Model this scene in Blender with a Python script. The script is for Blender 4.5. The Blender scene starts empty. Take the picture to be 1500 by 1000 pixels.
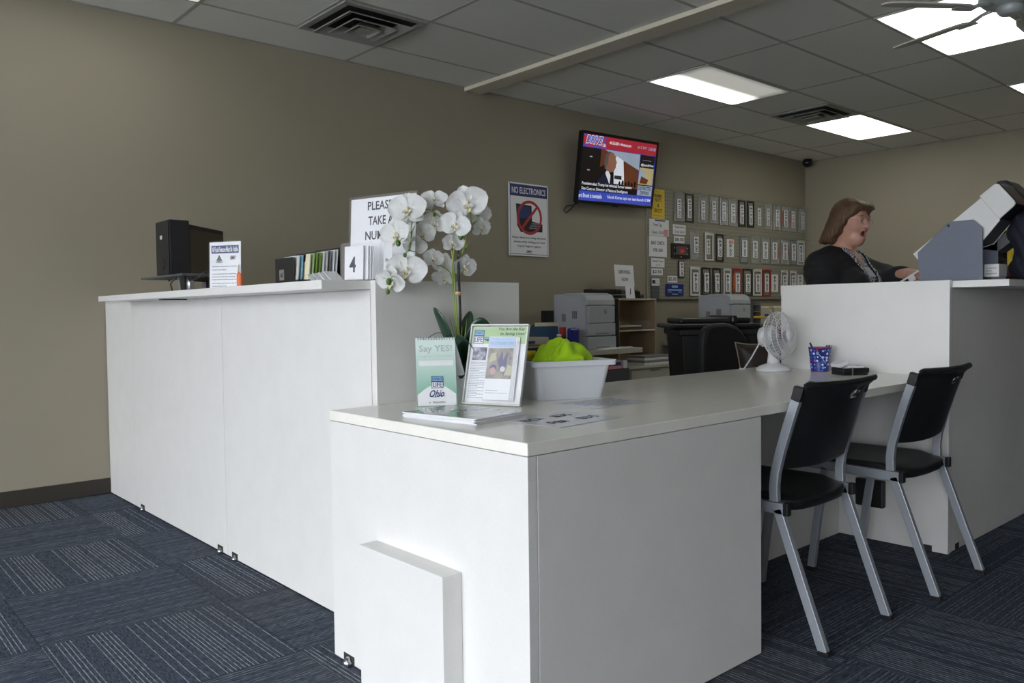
import bpy, bmesh, math, random
import numpy as np
from mathutils import Vector, Matrix, noise
random.seed(7)
PI = math.pi
R = math.radians
SC = bpy.context.scene
COL = SC.collection

# ------------------------------------------------------------------ materials
def srgb(r, g, b):
    f = lambda c: (c/255/12.92) if c/255 <= .04045 else ((c/255+.055)/1.055)**2.4
    return (f(r), f(g), f(b), 1)

def mat(name, col, rough=.5, metal=0, var=.06, scale=30, bump=0, alpha=1, spec=.5, emit=0, coat=0, sub=0):
    m = bpy.data.materials.new(name); m.use_nodes = True
    nt = m.node_tree; b = nt.nodes['Principled BSDF']
    tc = nt.nodes.new('ShaderNodeTexCoord'); nz = nt.nodes.new('ShaderNodeTexNoise')
    nz.inputs['Scale'].default_value = scale; nz.inputs['Detail'].default_value = 4
    nt.links.new(tc.outputs['Object'], nz.inputs['Vector'])
    mx = nt.nodes.new('ShaderNodeMix'); mx.data_type = 'RGBA'
    mx.inputs[6].default_value = tuple(max(0, c*(1-var)) for c in col[:3])+(1,)
    mx.inputs[7].default_value = tuple(min(1, c*(1+var)) for c in col[:3])+(1,)
    nt.links.new(nz.outputs['Fac'], mx.inputs[0]); nt.links.new(mx.outputs[2], b.inputs['Base Color'])
    b.inputs['Roughness'].default_value = rough; b.inputs['Metallic'].default_value = metal
    b.inputs['Specular IOR Level'].default_value = spec; b.inputs['Alpha'].default_value = alpha
    b.inputs['Coat Weight'].default_value = coat
    if emit:
        nt.links.new(mx.outputs[2], b.inputs['Emission Color']); b.inputs['Emission Strength'].default_value = emit
    if bump:
        bp = nt.nodes.new('ShaderNodeBump'); bp.inputs['Strength'].default_value = bump
        bp.inputs['Distance'].default_value = .002
        nt.links.new(nz.outputs['Fac'], bp.inputs['Height']); nt.links.new(bp.outputs['Normal'], b.inputs['Normal'])
    return m

class NT:
    """tiny node-graph helper"""
    def __init__(s, name):
        s.m = bpy.data.materials.new(name); s.m.use_nodes = True; s.t = s.m.node_tree
        s.b = s.t.nodes['Principled BSDF']
    def n(s, typ, **kw):
        nd = s.t.nodes.new(typ)
        for k, v in kw.items(): setattr(nd, k, v)
        return nd
    def l(s, a, b): s.t.links.new(a, b)
    def math(s, op, a, b=None):
        nd = s.n('ShaderNodeMath', operation=op)
        for i, v in enumerate((a, b)):
            if v is None: continue
            if isinstance(v, (int, float)): nd.inputs[i].default_value = v
            else: s.l(v, nd.inputs[i])
        return nd.outputs[0]
    def mix(s, f, a, b):
        nd = s.n('ShaderNodeMix', data_type='RGBA')
        for i, v in ((0, f), (6, a), (7, b)):
            if isinstance(v, (int, float, tuple)): nd.inputs[i].default_value = v
            else: s.l(v, nd.inputs[i])
        return nd.outputs[2]
    def mixf(s, f, a, b):
        nd = s.n('ShaderNodeMix', data_type='FLOAT')
        for i, v in ((0, f), (2, a), (3, b)):
            if isinstance(v, (int, float)): nd.inputs[i].default_value = v
            else: s.l(v, nd.inputs[i])
        return nd.outputs[0]

def carpet_mat():
    g = NT('carpet'); tc = g.n('ShaderNodeTexCoord'); sp = g.n('ShaderNodeSeparateXYZ'); g.l(tc.outputs['Object'], sp.inputs[0])
    T = .6045
    u = g.math('DIVIDE', g.math('SUBTRACT', sp.outputs[0], .572), T); v = g.math('DIVIDE', g.math('SUBTRACT', sp.outputs[1], 2.365), T)
    iu = g.math('FLOOR', u); iv = g.math('FLOOR', v)
    fu = g.math('SUBTRACT', u, iu); fv = g.math('SUBTRACT', v, iv)
    par = g.math('FLOORED_MODULO', g.math('ADD', iu, iv), 2.0)
    ac = g.mixf(par, fu, fv); al = g.mixf(par, fv, fu)
    tid = g.math('ADD', g.math('MULTIPLY', iu, 7.31), g.math('MULTIPLY', iv, 3.77))
    # light pin lines of irregular pitch
    N = 44.0
    st = g.math('MULTIPLY', ac, N); sid = g.math('FLOOR', st); sf = g.math('SUBTRACT', st, sid)
    wn = g.n('ShaderNodeTexWhiteNoise', noise_dimensions='2D'); cv = g.n('ShaderNodeCombineXYZ')
    g.l(sid, cv.inputs[0]); g.l(tid, cv.inputs[1]); g.l(cv.outputs[0], wn.inputs['Vector'])
    on = g.math('GREATER_THAN', wn.outputs['Value'], .36); thin = g.math('LESS_THAN', sf, .22)
    line = g.math('MULTIPLY', on, thin)
    # broken up along the stripe
    nz = g.n('ShaderNodeTexNoise', noise_dimensions='3D'); c2 = g.n('ShaderNodeCombineXYZ')
    g.l(g.math('MULTIPLY', ac, 120), c2.inputs[0]); g.l(g.math('MULTIPLY', al, 22), c2.inputs[1]); g.l(tid, c2.inputs[2])
    g.l(c2.outputs[0], nz.inputs['Vector']); nz.inputs['Scale'].default_value = 1; nz.inputs['Detail'].default_value = 3
    brk = g.n('ShaderNodeMapRange'); g.l(nz.outputs['Fac'], brk.inputs[0]); brk.inputs[1].default_value = .36; brk.inputs[2].default_value = .62
    fl = g.n('ShaderNodeTexNoise'); fl.inputs['Scale'].default_value = 420; fl.inputs['Detail'].default_value = 2
    g.l(tc.outputs['Object'], fl.inputs['Vector'])
    base = g.mix(brk.outputs[0], CARPET[0], CARPET[1])
    base = g.mix(g.math('MULTIPLY', g.math('GREATER_THAN', fl.outputs['Fac'], .56), .5), base, CARPET[2])
    c = g.mix(g.math('MULTIPLY', g.math('MULTIPLY', line, g.mixf(par, 1.0, .5)), g.mixf(brk.outputs[0], .3, 1.0)), base, CARPET[3])
    # seams between tiles
    e = g.math('MINIMUM', g.math('MINIMUM', fu, fv), g.math('MINIMUM', g.math('SUBTRACT', 1.0, fu), g.math('SUBTRACT', 1.0, fv)))
    c = g.mix(g.math('MULTIPLY', g.math('LESS_THAN', e, .0045), .45), c, (.008, .009, .012, 1))
    # worn brownish stain patches
    big = g.n('ShaderNodeTexNoise'); big.inputs['Scale'].default_value = 1.1; g.l(tc.outputs['Object'], big.inputs['Vector'])
    mr = g.n('ShaderNodeMapRange'); g.l(big.outputs['Fac'], mr.inputs[0]); mr.inputs[1].default_value = .52; mr.inputs[2].default_value = .72
    mr.inputs[4].default_value = .3
    c = g.mix(mr.outputs[0], c, (.075, .068, .055, 1))
    g.l(c, g.b.inputs['Base Color']); g.b.inputs['Roughness'].default_value = .95; g.b.inputs['Specular IOR Level'].default_value = .1
    bp = g.n('ShaderNodeBump'); bp.inputs['Strength'].default_value = .5; bp.inputs['Distance'].default_value = .004
    g.l(g.math('ADD', nz.outputs['Fac'], fl.outputs['Fac']), bp.inputs['Height']); g.l(bp.outputs['Normal'], g.b.inputs['Normal'])
    return g.m

CARPET = [(.022, .029, .045, 1), (.075, .092, .125, 1), (.155, .172, .205, 1), (.37, .40, .44, 1)]

def laminate(name, col, rough, spec=.45):
    g = NT(name); tc = g.n('ShaderNodeTexCoord')
    a = g.n('ShaderNodeTexNoise'); a.inputs['Scale'].default_value = 9; a.inputs['Detail'].default_value = 6
    b = g.n('ShaderNodeTexNoise'); b.inputs['Scale'].default_value = 160; b.inputs['Detail'].default_value = 2
    g.l(tc.outputs['Object'], a.inputs['Vector']); g.l(tc.outputs['Object'], b.inputs['Vector'])
    c = g.mix(a.outputs['Fac'], tuple(x*.94 for x in col[:3])+(1,), tuple(x*1.04 for x in col[:3])+(1,))
    m = g.n('ShaderNodeMapRange'); g.l(b.outputs['Fac'], m.inputs[0]); m.inputs[1].default_value = .5; m.inputs[2].default_value = .8; m.inputs[4].default_value = .25
    c = g.mix(m.outputs[0], c, tuple(x*.82 for x in col[:3])+(1,))
    g.l(c, g.b.inputs['Base Color']); g.b.inputs['Roughness'].default_value = rough; g.b.inputs['Specular IOR Level'].default_value = spec
    return g.m

def wall_mat(name, col):
    return mat(name, col, .6, var=.03, scale=2.2, bump=0, spec=.3)

def ceil_mat():
    g = NT('ceiling_tile'); tc = g.n('ShaderNodeTexCoord')
    a = g.n('ShaderNodeTexNoise'); a.inputs['Scale'].default_value = 140; a.inputs['Detail'].default_value = 3
    b = g.n('ShaderNodeTexNoise'); b.inputs['Scale'].default_value = .8
    g.l(tc.outputs['Object'], a.inputs['Vector']); g.l(tc.outputs['Object'], b.inputs['Vector'])
    m = g.n('ShaderNodeMapRange'); g.l(a.outputs['Fac'], m.inputs[0]); m.inputs[1].default_value = .55; m.inputs[2].default_value = .75; m.inputs[4].default_value = .4
    c = g.mix(b.outputs['Fac'], (.76, .76, .71, 1), (.84, .84, .79, 1))
    c = g.mix(m.outputs[0], c, (.6, .6, .56, 1))
    g.l(c, g.b.inputs['Base Color']); g.b.inputs['Roughness'].default_value = .95; g.b.inputs['Specular IOR Level'].default_value = .1
    return g.m

def peg_mat():
    g = NT('pegboard_brown'); tc = g.n('ShaderNodeTexCoord'); sp = g.n('ShaderNodeSeparateXYZ'); g.l(tc.outputs['Object'], sp.inputs[0])
    P = .0381
    d = []
    for k in (0, 2):
        q = g.math('DIVIDE', sp.outputs[k], P); q = g.math('SUBTRACT', q, g.math('FLOOR', q)); d.append(g.math('SUBTRACT', q, .5))
    r = g.math('SQRT', g.math('ADD', g.math('MULTIPLY', d[0], d[0]), g.math('MULTIPLY', d[1], d[1])))
    h = g.math('LESS_THAN', r, .14)
    c = g.mix(h, (.275, .258, .20, 1), (.035, .03, .02, 1))
    g.l(c, g.b.inputs['Base Color']); g.b.inputs['Roughness'].default_value = .7
    return g.m

def light_mat(name, st, half=False):
    """fluorescent lens; a half-dead tube darkens one long side"""
    g = NT(name); tc = g.n('ShaderNodeTexCoord'); sp = g.n('ShaderNodeSeparateXYZ'); g.l(tc.outputs['Object'], sp.inputs[0])
    ay = g.math('ABSOLUTE', sp.outputs[1]); ax = g.math('ABSOLUTE', sp.outputs[0])
    fx = g.n('ShaderNodeMapRange'); g.l(ax, fx.inputs[0]); fx.inputs[1].default_value = .59; fx.inputs[2].default_value = .49; fx.inputs[3].default_value = .22
    fy = g.n('ShaderNodeMapRange'); g.l(ay, fy.inputs[0]); fy.inputs[1].default_value = .29; fy.inputs[2].default_value = .22; fy.inputs[3].default_value = .3
    s = g.math('MULTIPLY', fx.outputs[0], fy.outputs[0])
    if half:
        hf = g.n('ShaderNodeMapRange'); g.l(sp.outputs[1], hf.inputs[0]); hf.inputs[1].default_value = -.02; hf.inputs[2].default_value = .24; hf.inputs[3].default_value = .05
        s = g.math('MULTIPLY', s, hf.outputs[0])
    g.b.inputs['Base Color'].default_value = (.8, .8, .78, 1)
    g.b.inputs['Emission Color'].default_value = (1, 1, .9, 1)
    g.l(g.math('MULTIPLY', s, st), g.b.inputs['Emission Strength'])
    return g.m

def dots_mat():
    g = NT('dotted_cup'); tc = g.n('ShaderNodeTexCoord')
    vo = g.n('ShaderNodeTexVoronoi'); vo.inputs['Scale'].default_value = 62; vo.inputs['Randomness'].default_value = .35
    g.l(tc.outputs['Object'], vo.inputs['Vector'])
    dot = g.math('LESS_THAN', vo.outputs['Distance'], .38)
    cr = g.n('ShaderNodeValToRGB'); cr.color_ramp.interpolation = 'CONSTANT'
    e = cr.color_ramp.elements; e[0].position = 0; e[0].color = (.75, .8, .9, 1); e[1].position = .4; e[1].color = (.06, .2, .75, 1)
    x = e.new(.7); x.color = (.45, .06, .12, 1); x = e.new(.85); x.color = (.2, .5, .85, 1)
    sp = g.n('ShaderNodeSeparateColor'); g.l(vo.outputs['Color'], sp.inputs[0]); g.l(sp.outputs[0], cr.inputs[0])
    g.l(g.mix(dot, (.012, .03, .26, 1), cr.outputs[0]), g.b.inputs['Base Color']); g.b.inputs['Roughness'].default_value = .35
    return g.m

def print_mat():
    g = NT('speckled_blouse'); tc = g.n('ShaderNodeTexCoord')
    n = g.n('ShaderNodeTexNoise'); n.inputs['Scale'].default_value = 130; n.inputs['Detail'].default_value = 2; g.l(tc.outputs['Object'], n.inputs['Vector'])
    g.l(g.mix(g.math('GREATER_THAN', n.outputs['Fac'], .5), (.03, .03, .04, 1), (.5, .5, .54, 1)), g.b.inputs['Base Color'])
    g.b.inputs['Roughness'].default_value = .8
    return g.m

def photo_mat(name, cols, sc=18):
    """blotchy printed photograph"""
    g = NT(name); tc = g.n('ShaderNodeTexCoord'); n = g.n('ShaderNodeTexNoise'); n.inputs['Scale'].default_value = sc; n.inputs['Detail'].default_value = 3
    g.l(tc.outputs['Object'], n.inputs['Vector']); cr = g.n('ShaderNodeValToRGB'); e = cr.color_ramp.elements
    e[0].position = .32; e[0].color = cols[0]; e[1].position = .68; e[1].color = cols[-1]
    for i, c in enumerate(cols[1:-1]):
        x = e.new(.32+.36*(i+1)/(len(cols)-1)); x.color = c
    g.l(n.outputs['Fac'], cr.inputs[0]); g.l(cr.outputs[0], g.b.inputs['Base Color']); g.b.inputs['Roughness'].default_value = .3
    return g.m

def grad_mat(name, a, b, z0, z1, axis=1):
    """print that fades from a to b along a local axis (window reflection put into the pale end)"""
    g = NT(name); tc = g.n('ShaderNodeTexCoord'); sp = g.n('ShaderNodeSeparateXYZ'); g.l(tc.outputs['Object'], sp.inputs[0])
    mr = g.n('ShaderNodeMapRange'); g.l(sp.outputs[axis], mr.inputs[0]); mr.inputs[1].default_value = z0; mr.inputs[2].default_value = z1
    g.l(g.mix(mr.outputs[0], a, b), g.b.inputs['Base Color']); g.b.inputs['Roughness'].default_value = .2
    return g.m

M = {}
M['lam'] = laminate('white_laminate', (.76, .75, .725), .42)
M['lamtop'] = laminate('white_laminate_gloss', (.86, .84, .77), .17, .22)
M['edge'] = mat('laminate_edge', (.70, .685, .65, 1), .4, var=.03)
M['joint'] = mat('dark_joint', (.03, .028, .025, 1), .8)
M['wall'] = wall_mat('taupe_paint', (.305, .271, .207))
M['wallw'] = wall_mat('off_white_paint', (.55, .53, .47))
M['ceil'] = ceil_mat()
M['tbar'] = mat('ceiling_grid_paint', (.44, .44, .40, 1), .7, var=.03)
M['beam'] = mat('cream_trim_paint', (.66, .62, .5, 1), .5, var=.03)
M['base'] = mat('brown_vinyl', (.035, .029, .022, 1), .5)
M['carpet'] = carpet_mat()
M['black'] = mat('black_plastic', (.012, .012, .013, 1), .38, var=.15)
M['blackm'] = mat('matt_black_plastic', (.014, .014, .015, 1), .6, var=.2, bump=.1)
M['gloss'] = mat('gloss_black', (.008, .008, .01, 1), .12)
M['screen_off'] = mat('dark_screen', (.075, .055, .034, 1), .3)  # brown tone is the room's reflection put into the base colour
M['silver'] = mat('silver_paint', (.36, .385, .42, 1), .38, metal=.35, var=.05)
M['steel'] = mat('brushed_steel', (.55, .56, .58, 1), .28, metal=1)
M['white'] = mat('white_plastic', (.76, .765, .77, 1), .32, var=.02)
M['pblue'] = mat('pale_blue_card', (.50, .58, .76, 1), .4)
M['mpink'] = mat('muted_pink', (.50, .33, .31, 1), .4)
M['mviolet'] = mat('muted_violet', (.13, .12, .24, 1), .4)
M['mcream'] = mat('muted_cream', (.5, .48, .34, 1), .4)
M['tub'] = mat('translucent_white_plastic', (.66, .68, .72, 1), .35, var=.02)
M['paper'] = mat('white_paper', (.80, .80, .82, 1), .55, var=.02)
M['laminated'] = mat('laminated_paper', (.78, .79, .83, 1), .14, var=.02)
M['ink'] = mat('black_ink', (.015, .015, .02, 1), .6)
M['greyink'] = mat('grey_ink', (.28, .29, .33, 1), .6)
M['blue'] = mat('navy_ink', (.02, .035, .16, 1), .5)
M['red'] = mat('red_ink', (.42, .03, .03, 1), .5)
M['pink'] = mat('pink_sticker', (.75, .28, .28, 1), .5)
M['yellow'] = mat('yellow_card', (.75, .52, .02, 1), .55, var=.08)
M['lblue'] = mat('light_blue_ink', (.25, .5, .68, 1), .4)
M['green'] = mat('green_ink', (.42, .6, .3, 1), .3)
M['fanwhite'] = mat('fan_white_plastic', (.74, .74, .75, 1), .3, var=.02)
M['bladegrey'] = mat('fan_blade_plastic', (.36, .37, .39, 1), .3)
M['prgrey'] = mat('printer_grey', (.38, .41, .43, 1), .4, var=.03)
M['prlav'] = mat('printer_side_grey', (.40, .415, .45, 1), .45, var=.03)
M['dgrey'] = mat('dark_grey', (.08, .085, .09, 1), .5)
M['mgrey'] = mat('mid_grey', (.2, .205, .21, 1), .5)
M['wood'] = mat('particle_board', (.32, .24, .15, 1), .6, var=.12, scale=14)
M['woodedge'] = mat('pale_wood_edge', (.45, .38, .28, 1), .6)
M['beige'] = mat('beige_metal', (.42, .40, .33, 1), .45, var=.04)
M['tan'] = mat('tan_plastic', (.47, .42, .33, 1), .5)
M['hiviz'] = mat('lime_fabric', (.42, .70, .008, 1), .75, var=.12, scale=60, bump=.2)
M['leaf'] = mat('dark_green_leaf', (.012, .045, .022, 1), .3, var=.3, scale=25)
M['stem'] = mat('green_stem', (.25, .34, .06, 1), .5)
M['bud'] = mat('green_bud', (.07, .14, .02, 1), .4, var=.2)
M['stake'] = mat('dark_stake', (.01, .009, .008, 1), .5)
M['tie'] = mat('straw_tie', (.6, .4, .2, 1), .7)
M['moss'] = mat('dark_moss', (.03, .05, .015, 1), .9, var=.5, scale=90, bump=.5)
M['pot'] = mat('black_pot', (.012, .012, .012, 1), .3)
M['lip'] = mat('orchid_lip', (.78, .72, .42, 1), .5, var=.1)
M['pegb'] = peg_mat()
M['clear'] = mat('clear_plastic', (.55, .56, .54, 1), .15, alpha=.38, var=.02)
M['clearw'] = mat('clear_sleeve', (.8, .82, .86, 1), .08, alpha=.055, var=.02)
M['chrome'] = mat('chrome_frame', (.6, .61, .62, 1), .2, metal=.9)
M['dchrome'] = mat('smoked_chrome', (.2, .23, .26, 1), .3, metal=.6)
M['wframe'] = mat('white_frame', (.66, .66, .64, 1), .4)
M['rframe'] = mat('red_frame', (.36, .018, .022, 1), .4)
M['orange'] = mat('orange_plastic', (.75, .16, .03, 1), .4)
M['skin'] = mat('skin', (.50, .27, .20, 1), .55, var=.08, scale=14)
M['hair'] = mat('brown_hair', (.085, .045, .024, 1), .5, var=.35, scale=45)
def hair_mat():
    g = NT('brown_hair_streaks'); tc = g.n('ShaderNodeTexCoord'); mp = g.n('ShaderNodeMapping'); mp.inputs['Scale'].default_value = (150, 150, 9); g.l(tc.outputs['Object'], mp.inputs[0])
    n = g.n('ShaderNodeTexNoise'); n.inputs['Scale'].default_value = 1; n.inputs['Detail'].default_value = 4; g.l(mp.outputs[0], n.inputs['Vector'])
    g.l(g.mix(n.outputs['Fac'], (.035, .020, .011, 1), (.17, .095, .05, 1)), g.b.inputs['Base Color']); g.b.inputs['Roughness'].default_value = .5; g.b.inputs['Specular IOR Level'].default_value = .3
    bp = g.n('ShaderNodeBump'); bp.inputs['Strength'].default_value = .6; bp.inputs['Distance'].default_value = .004; g.l(n.outputs['Fac'], bp.inputs['Height']); g.l(bp.outputs['Normal'], g.b.inputs['Normal'])
    return g.m
M['hair'] = hair_mat()
M['lips'] = mat('lips', (.42, .13, .12, 1), .45)
M['mouth'] = mat('mouth_dark', (.05, .012, .012, 1), .6)
M['eye'] = mat('eye_white', (.6, .58, .55, 1), .3)
M['iris'] = mat('iris_brown', (.05, .03, .02, 1), .2)
M['knit'] = mat('black_knit', (.008, .008, .009, 1), .85, var=.3, scale=120, bump=.4)
M['speck'] = print_mat()
M['navy'] = mat('navy_cloth', (.008, .010, .022, 1), .8, var=.25, scale=60, bump=.3)
M['trouser'] = mat('charcoal_trousers', (.02, .02, .024, 1), .8)
M['top'] = mat('pale_top', (.5, .53, .58, 1), .7)
M['wire'] = mat('thin_gold_wire', (.6, .5, .36, 1), .25, metal=1)
M['lens'] = mat('clear_lens', (.9, .9, .9, 1), .05, alpha=.12)
M['slate'] = mat('slate_blue_panel', (.128, .142, .19, 1), .5, var=.07, scale=60)
M['offw'] = mat('off_white_casing', (.62, .62, .60, 1), .45, var=.02)
M['curtain'] = mat('yellow_cloth', (.44, .33, .04, 1), .8, var=.12)
M['brown'] = mat('brown_leatherette', (.035, .024, .018, 1), .55, var=.25, scale=30)
M['piping'] = mat('tan_piping', (.25, .2, .15, 1), .6)
M['cup'] = mat('brown_cup', (.06, .02, .012, 1), .35)
M['bag'] = mat('blue_foil_bag', (.02, .03, .22, 1), .2, var=.3, scale=30)
M['bluefile'] = mat('blue_folder', (.03, .09, .19, 1), .6)
M['dots'] = dots_mat()
M['vent'] = mat('vent_metal', (.33, .33, .30, 1), .5)
M['ventdark'] = mat('vent_dark', (.01, .01, .01, 1), .9)
M['fanblade'] = mat('fan_blade_grey', (.52, .50, .47, 1), .5)
M['fanhub'] = mat('fan_motor_grey', (.42, .45, .46, 1), .35, metal=.2)
M['lt'] = light_mat('lamp_lens', 6.0)
M['lt_dim'] = light_mat('lamp_lens_dim', 3.0)
M['lt_half'] = light_mat('lamp_lens_half', 6.5, True)
M['photo1'] = photo_mat('brochure_photo', [(.10, .08, .09, 1), (.28, .25, .23, 1), (.36, .33, .28, 1), (.42, .40, .36, 1)], 22)
M['photo2'] = photo_mat('small_photo', [(.03, .03, .05, 1), (.18, .18, .25, 1), (.6, .6, .65, 1)], 40)
M['mint'] = grad_mat('mint_print_glare', (.26, .50, .38, 1), (.74, .86, .81, 1), .04, .18)  # mint ink, its upper end paled to carry the window reflection
M['palegrey'] = mat('glare_grey_ink', (.44, .52, .50, 1), .6)  # lettering colour lightened for the window reflection across it
M['ground'] = mat('pavement', (.34, .34, .33, 1), .9)
M['glass'] = None
def glass():
    m = bpy.data.materials.new('window_glass'); m.use_nodes = True; t = m.node_tree; t.nodes.remove(t.nodes['Principled BSDF'])
    a = t.nodes.new('ShaderNodeBsdfTransparent'); b = t.nodes.new('ShaderNodeBsdfGlossy'); x = t.nodes.new('ShaderNodeMixShader')
    b.inputs['Roughness'].default_value = .02; x.inputs[0].default_value = .05
    t.links.new(a.outputs[0], x.inputs[1]); t.links.new(b.outputs[0], x.inputs[2]); t.links.new(x.outputs[0], t.nodes['Material Output'].inputs[0])
    return m
M['glass'] = glass()
def petal_mat():
    m = bpy.data.materials.new('orchid_petal'); m.use_nodes = True; t = m.node_tree; p = t.nodes['Principled BSDF']
    tc = t.nodes.new('ShaderNodeTexCoord'); n = t.nodes.new('ShaderNodeTexNoise'); n.inputs['Scale'].default_value = 60
    t.links.new(tc.outputs['Object'], n.inputs['Vector'])
    mx = t.nodes.new('ShaderNodeMix'); mx.data_type = 'RGBA'; mx.inputs[6].default_value = (.74, .74, .73, 1); mx.inputs[7].default_value = (.86, .86, .87, 1)
    t.links.new(n.outputs['Fac'], mx.inputs[0]); t.links.new(mx.outputs[2], p.inputs['Base Color']); p.inputs['Roughness'].default_value = .6
    tr = t.nodes.new('ShaderNodeBsdfTranslucent'); tr.inputs['Color'].default_value = (.8, .82, .75, 1)
    x = t.nodes.new('ShaderNodeMixShader'); x.inputs[0].default_value = .3
    t.links.new(p.outputs[0], x.inputs[1]); t.links.new(tr.outputs[0], x.inputs[2]); t.links.new(x.outputs[0], t.nodes['Material Output'].inputs[0])
    return m
M['petal'] = petal_mat()
def screen_mat(name, col, st):
    m = mat(name, col, .2, var=.15, scale=9); b = m.node_tree.nodes['Principled BSDF']
    src = b.inputs['Base Color'].links[0].from_socket
    m.node_tree.links.new(src, b.inputs['Emission Color']); b.inputs['Emission Strength'].default_value = st*.85
    return m
for k, c, s in (('s_red', (.50, .025, .05, 1), .45), ('s_blue', (.03, .05, .42, 1), .5), ('s_navy', (.01, .012, .09, 1), .5), ('s_dark', (.012, .008, .008, 1), .3),
                ('s_white', (.75, .8, .9, 1), .6), ('s_pale', (.36, .44, .56, 1), .5), ('s_skin', (.33, .15, .10, 1), .4), ('s_hair', (.16, .12, .11, 1), .3),
                ('s_brown', (.16, .05, .02, 1), .4), ('s_suit', (.02, .02, .05, 1), .3), ('s_yel', (.5, .42, .22, 1), .5), ('s_dblue', (.05, .08, .5, 1), .6)):
    M[k] = screen_mat('screen_'+k[2:], c, s)

# ------------------------------------------------------------------ mesh builder
_txt = {}
def text_geo(body, shear=0, off=.018):
    k = (body, shear, off)
    if k not in _txt:
        cu = bpy.data.curves.new('t', 'FONT'); cu.body = body; cu.size = 1; cu.resolution_u = 2; cu.shear = shear
        cu.align_x = 'LEFT'; cu.space_line = 1.0; cu.offset = off
        ob = bpy.data.objects.new('t', cu); COL.objects.link(ob)
        dg = bpy.context.evaluated_depsgraph_get(); me = bpy.data.meshes.new_from_object(ob.evaluated_get(dg))
        vs = [tuple(v.co[:2]) for v in me.vertices]; fs = [tuple(p.vertices) for p in me.polygons]
        bpy.data.objects.remove(ob); bpy.data.meshes.remove(me); bpy.data.curves.remove(cu)
        _txt[k] = (vs, fs)
    return _txt[k]

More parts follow.
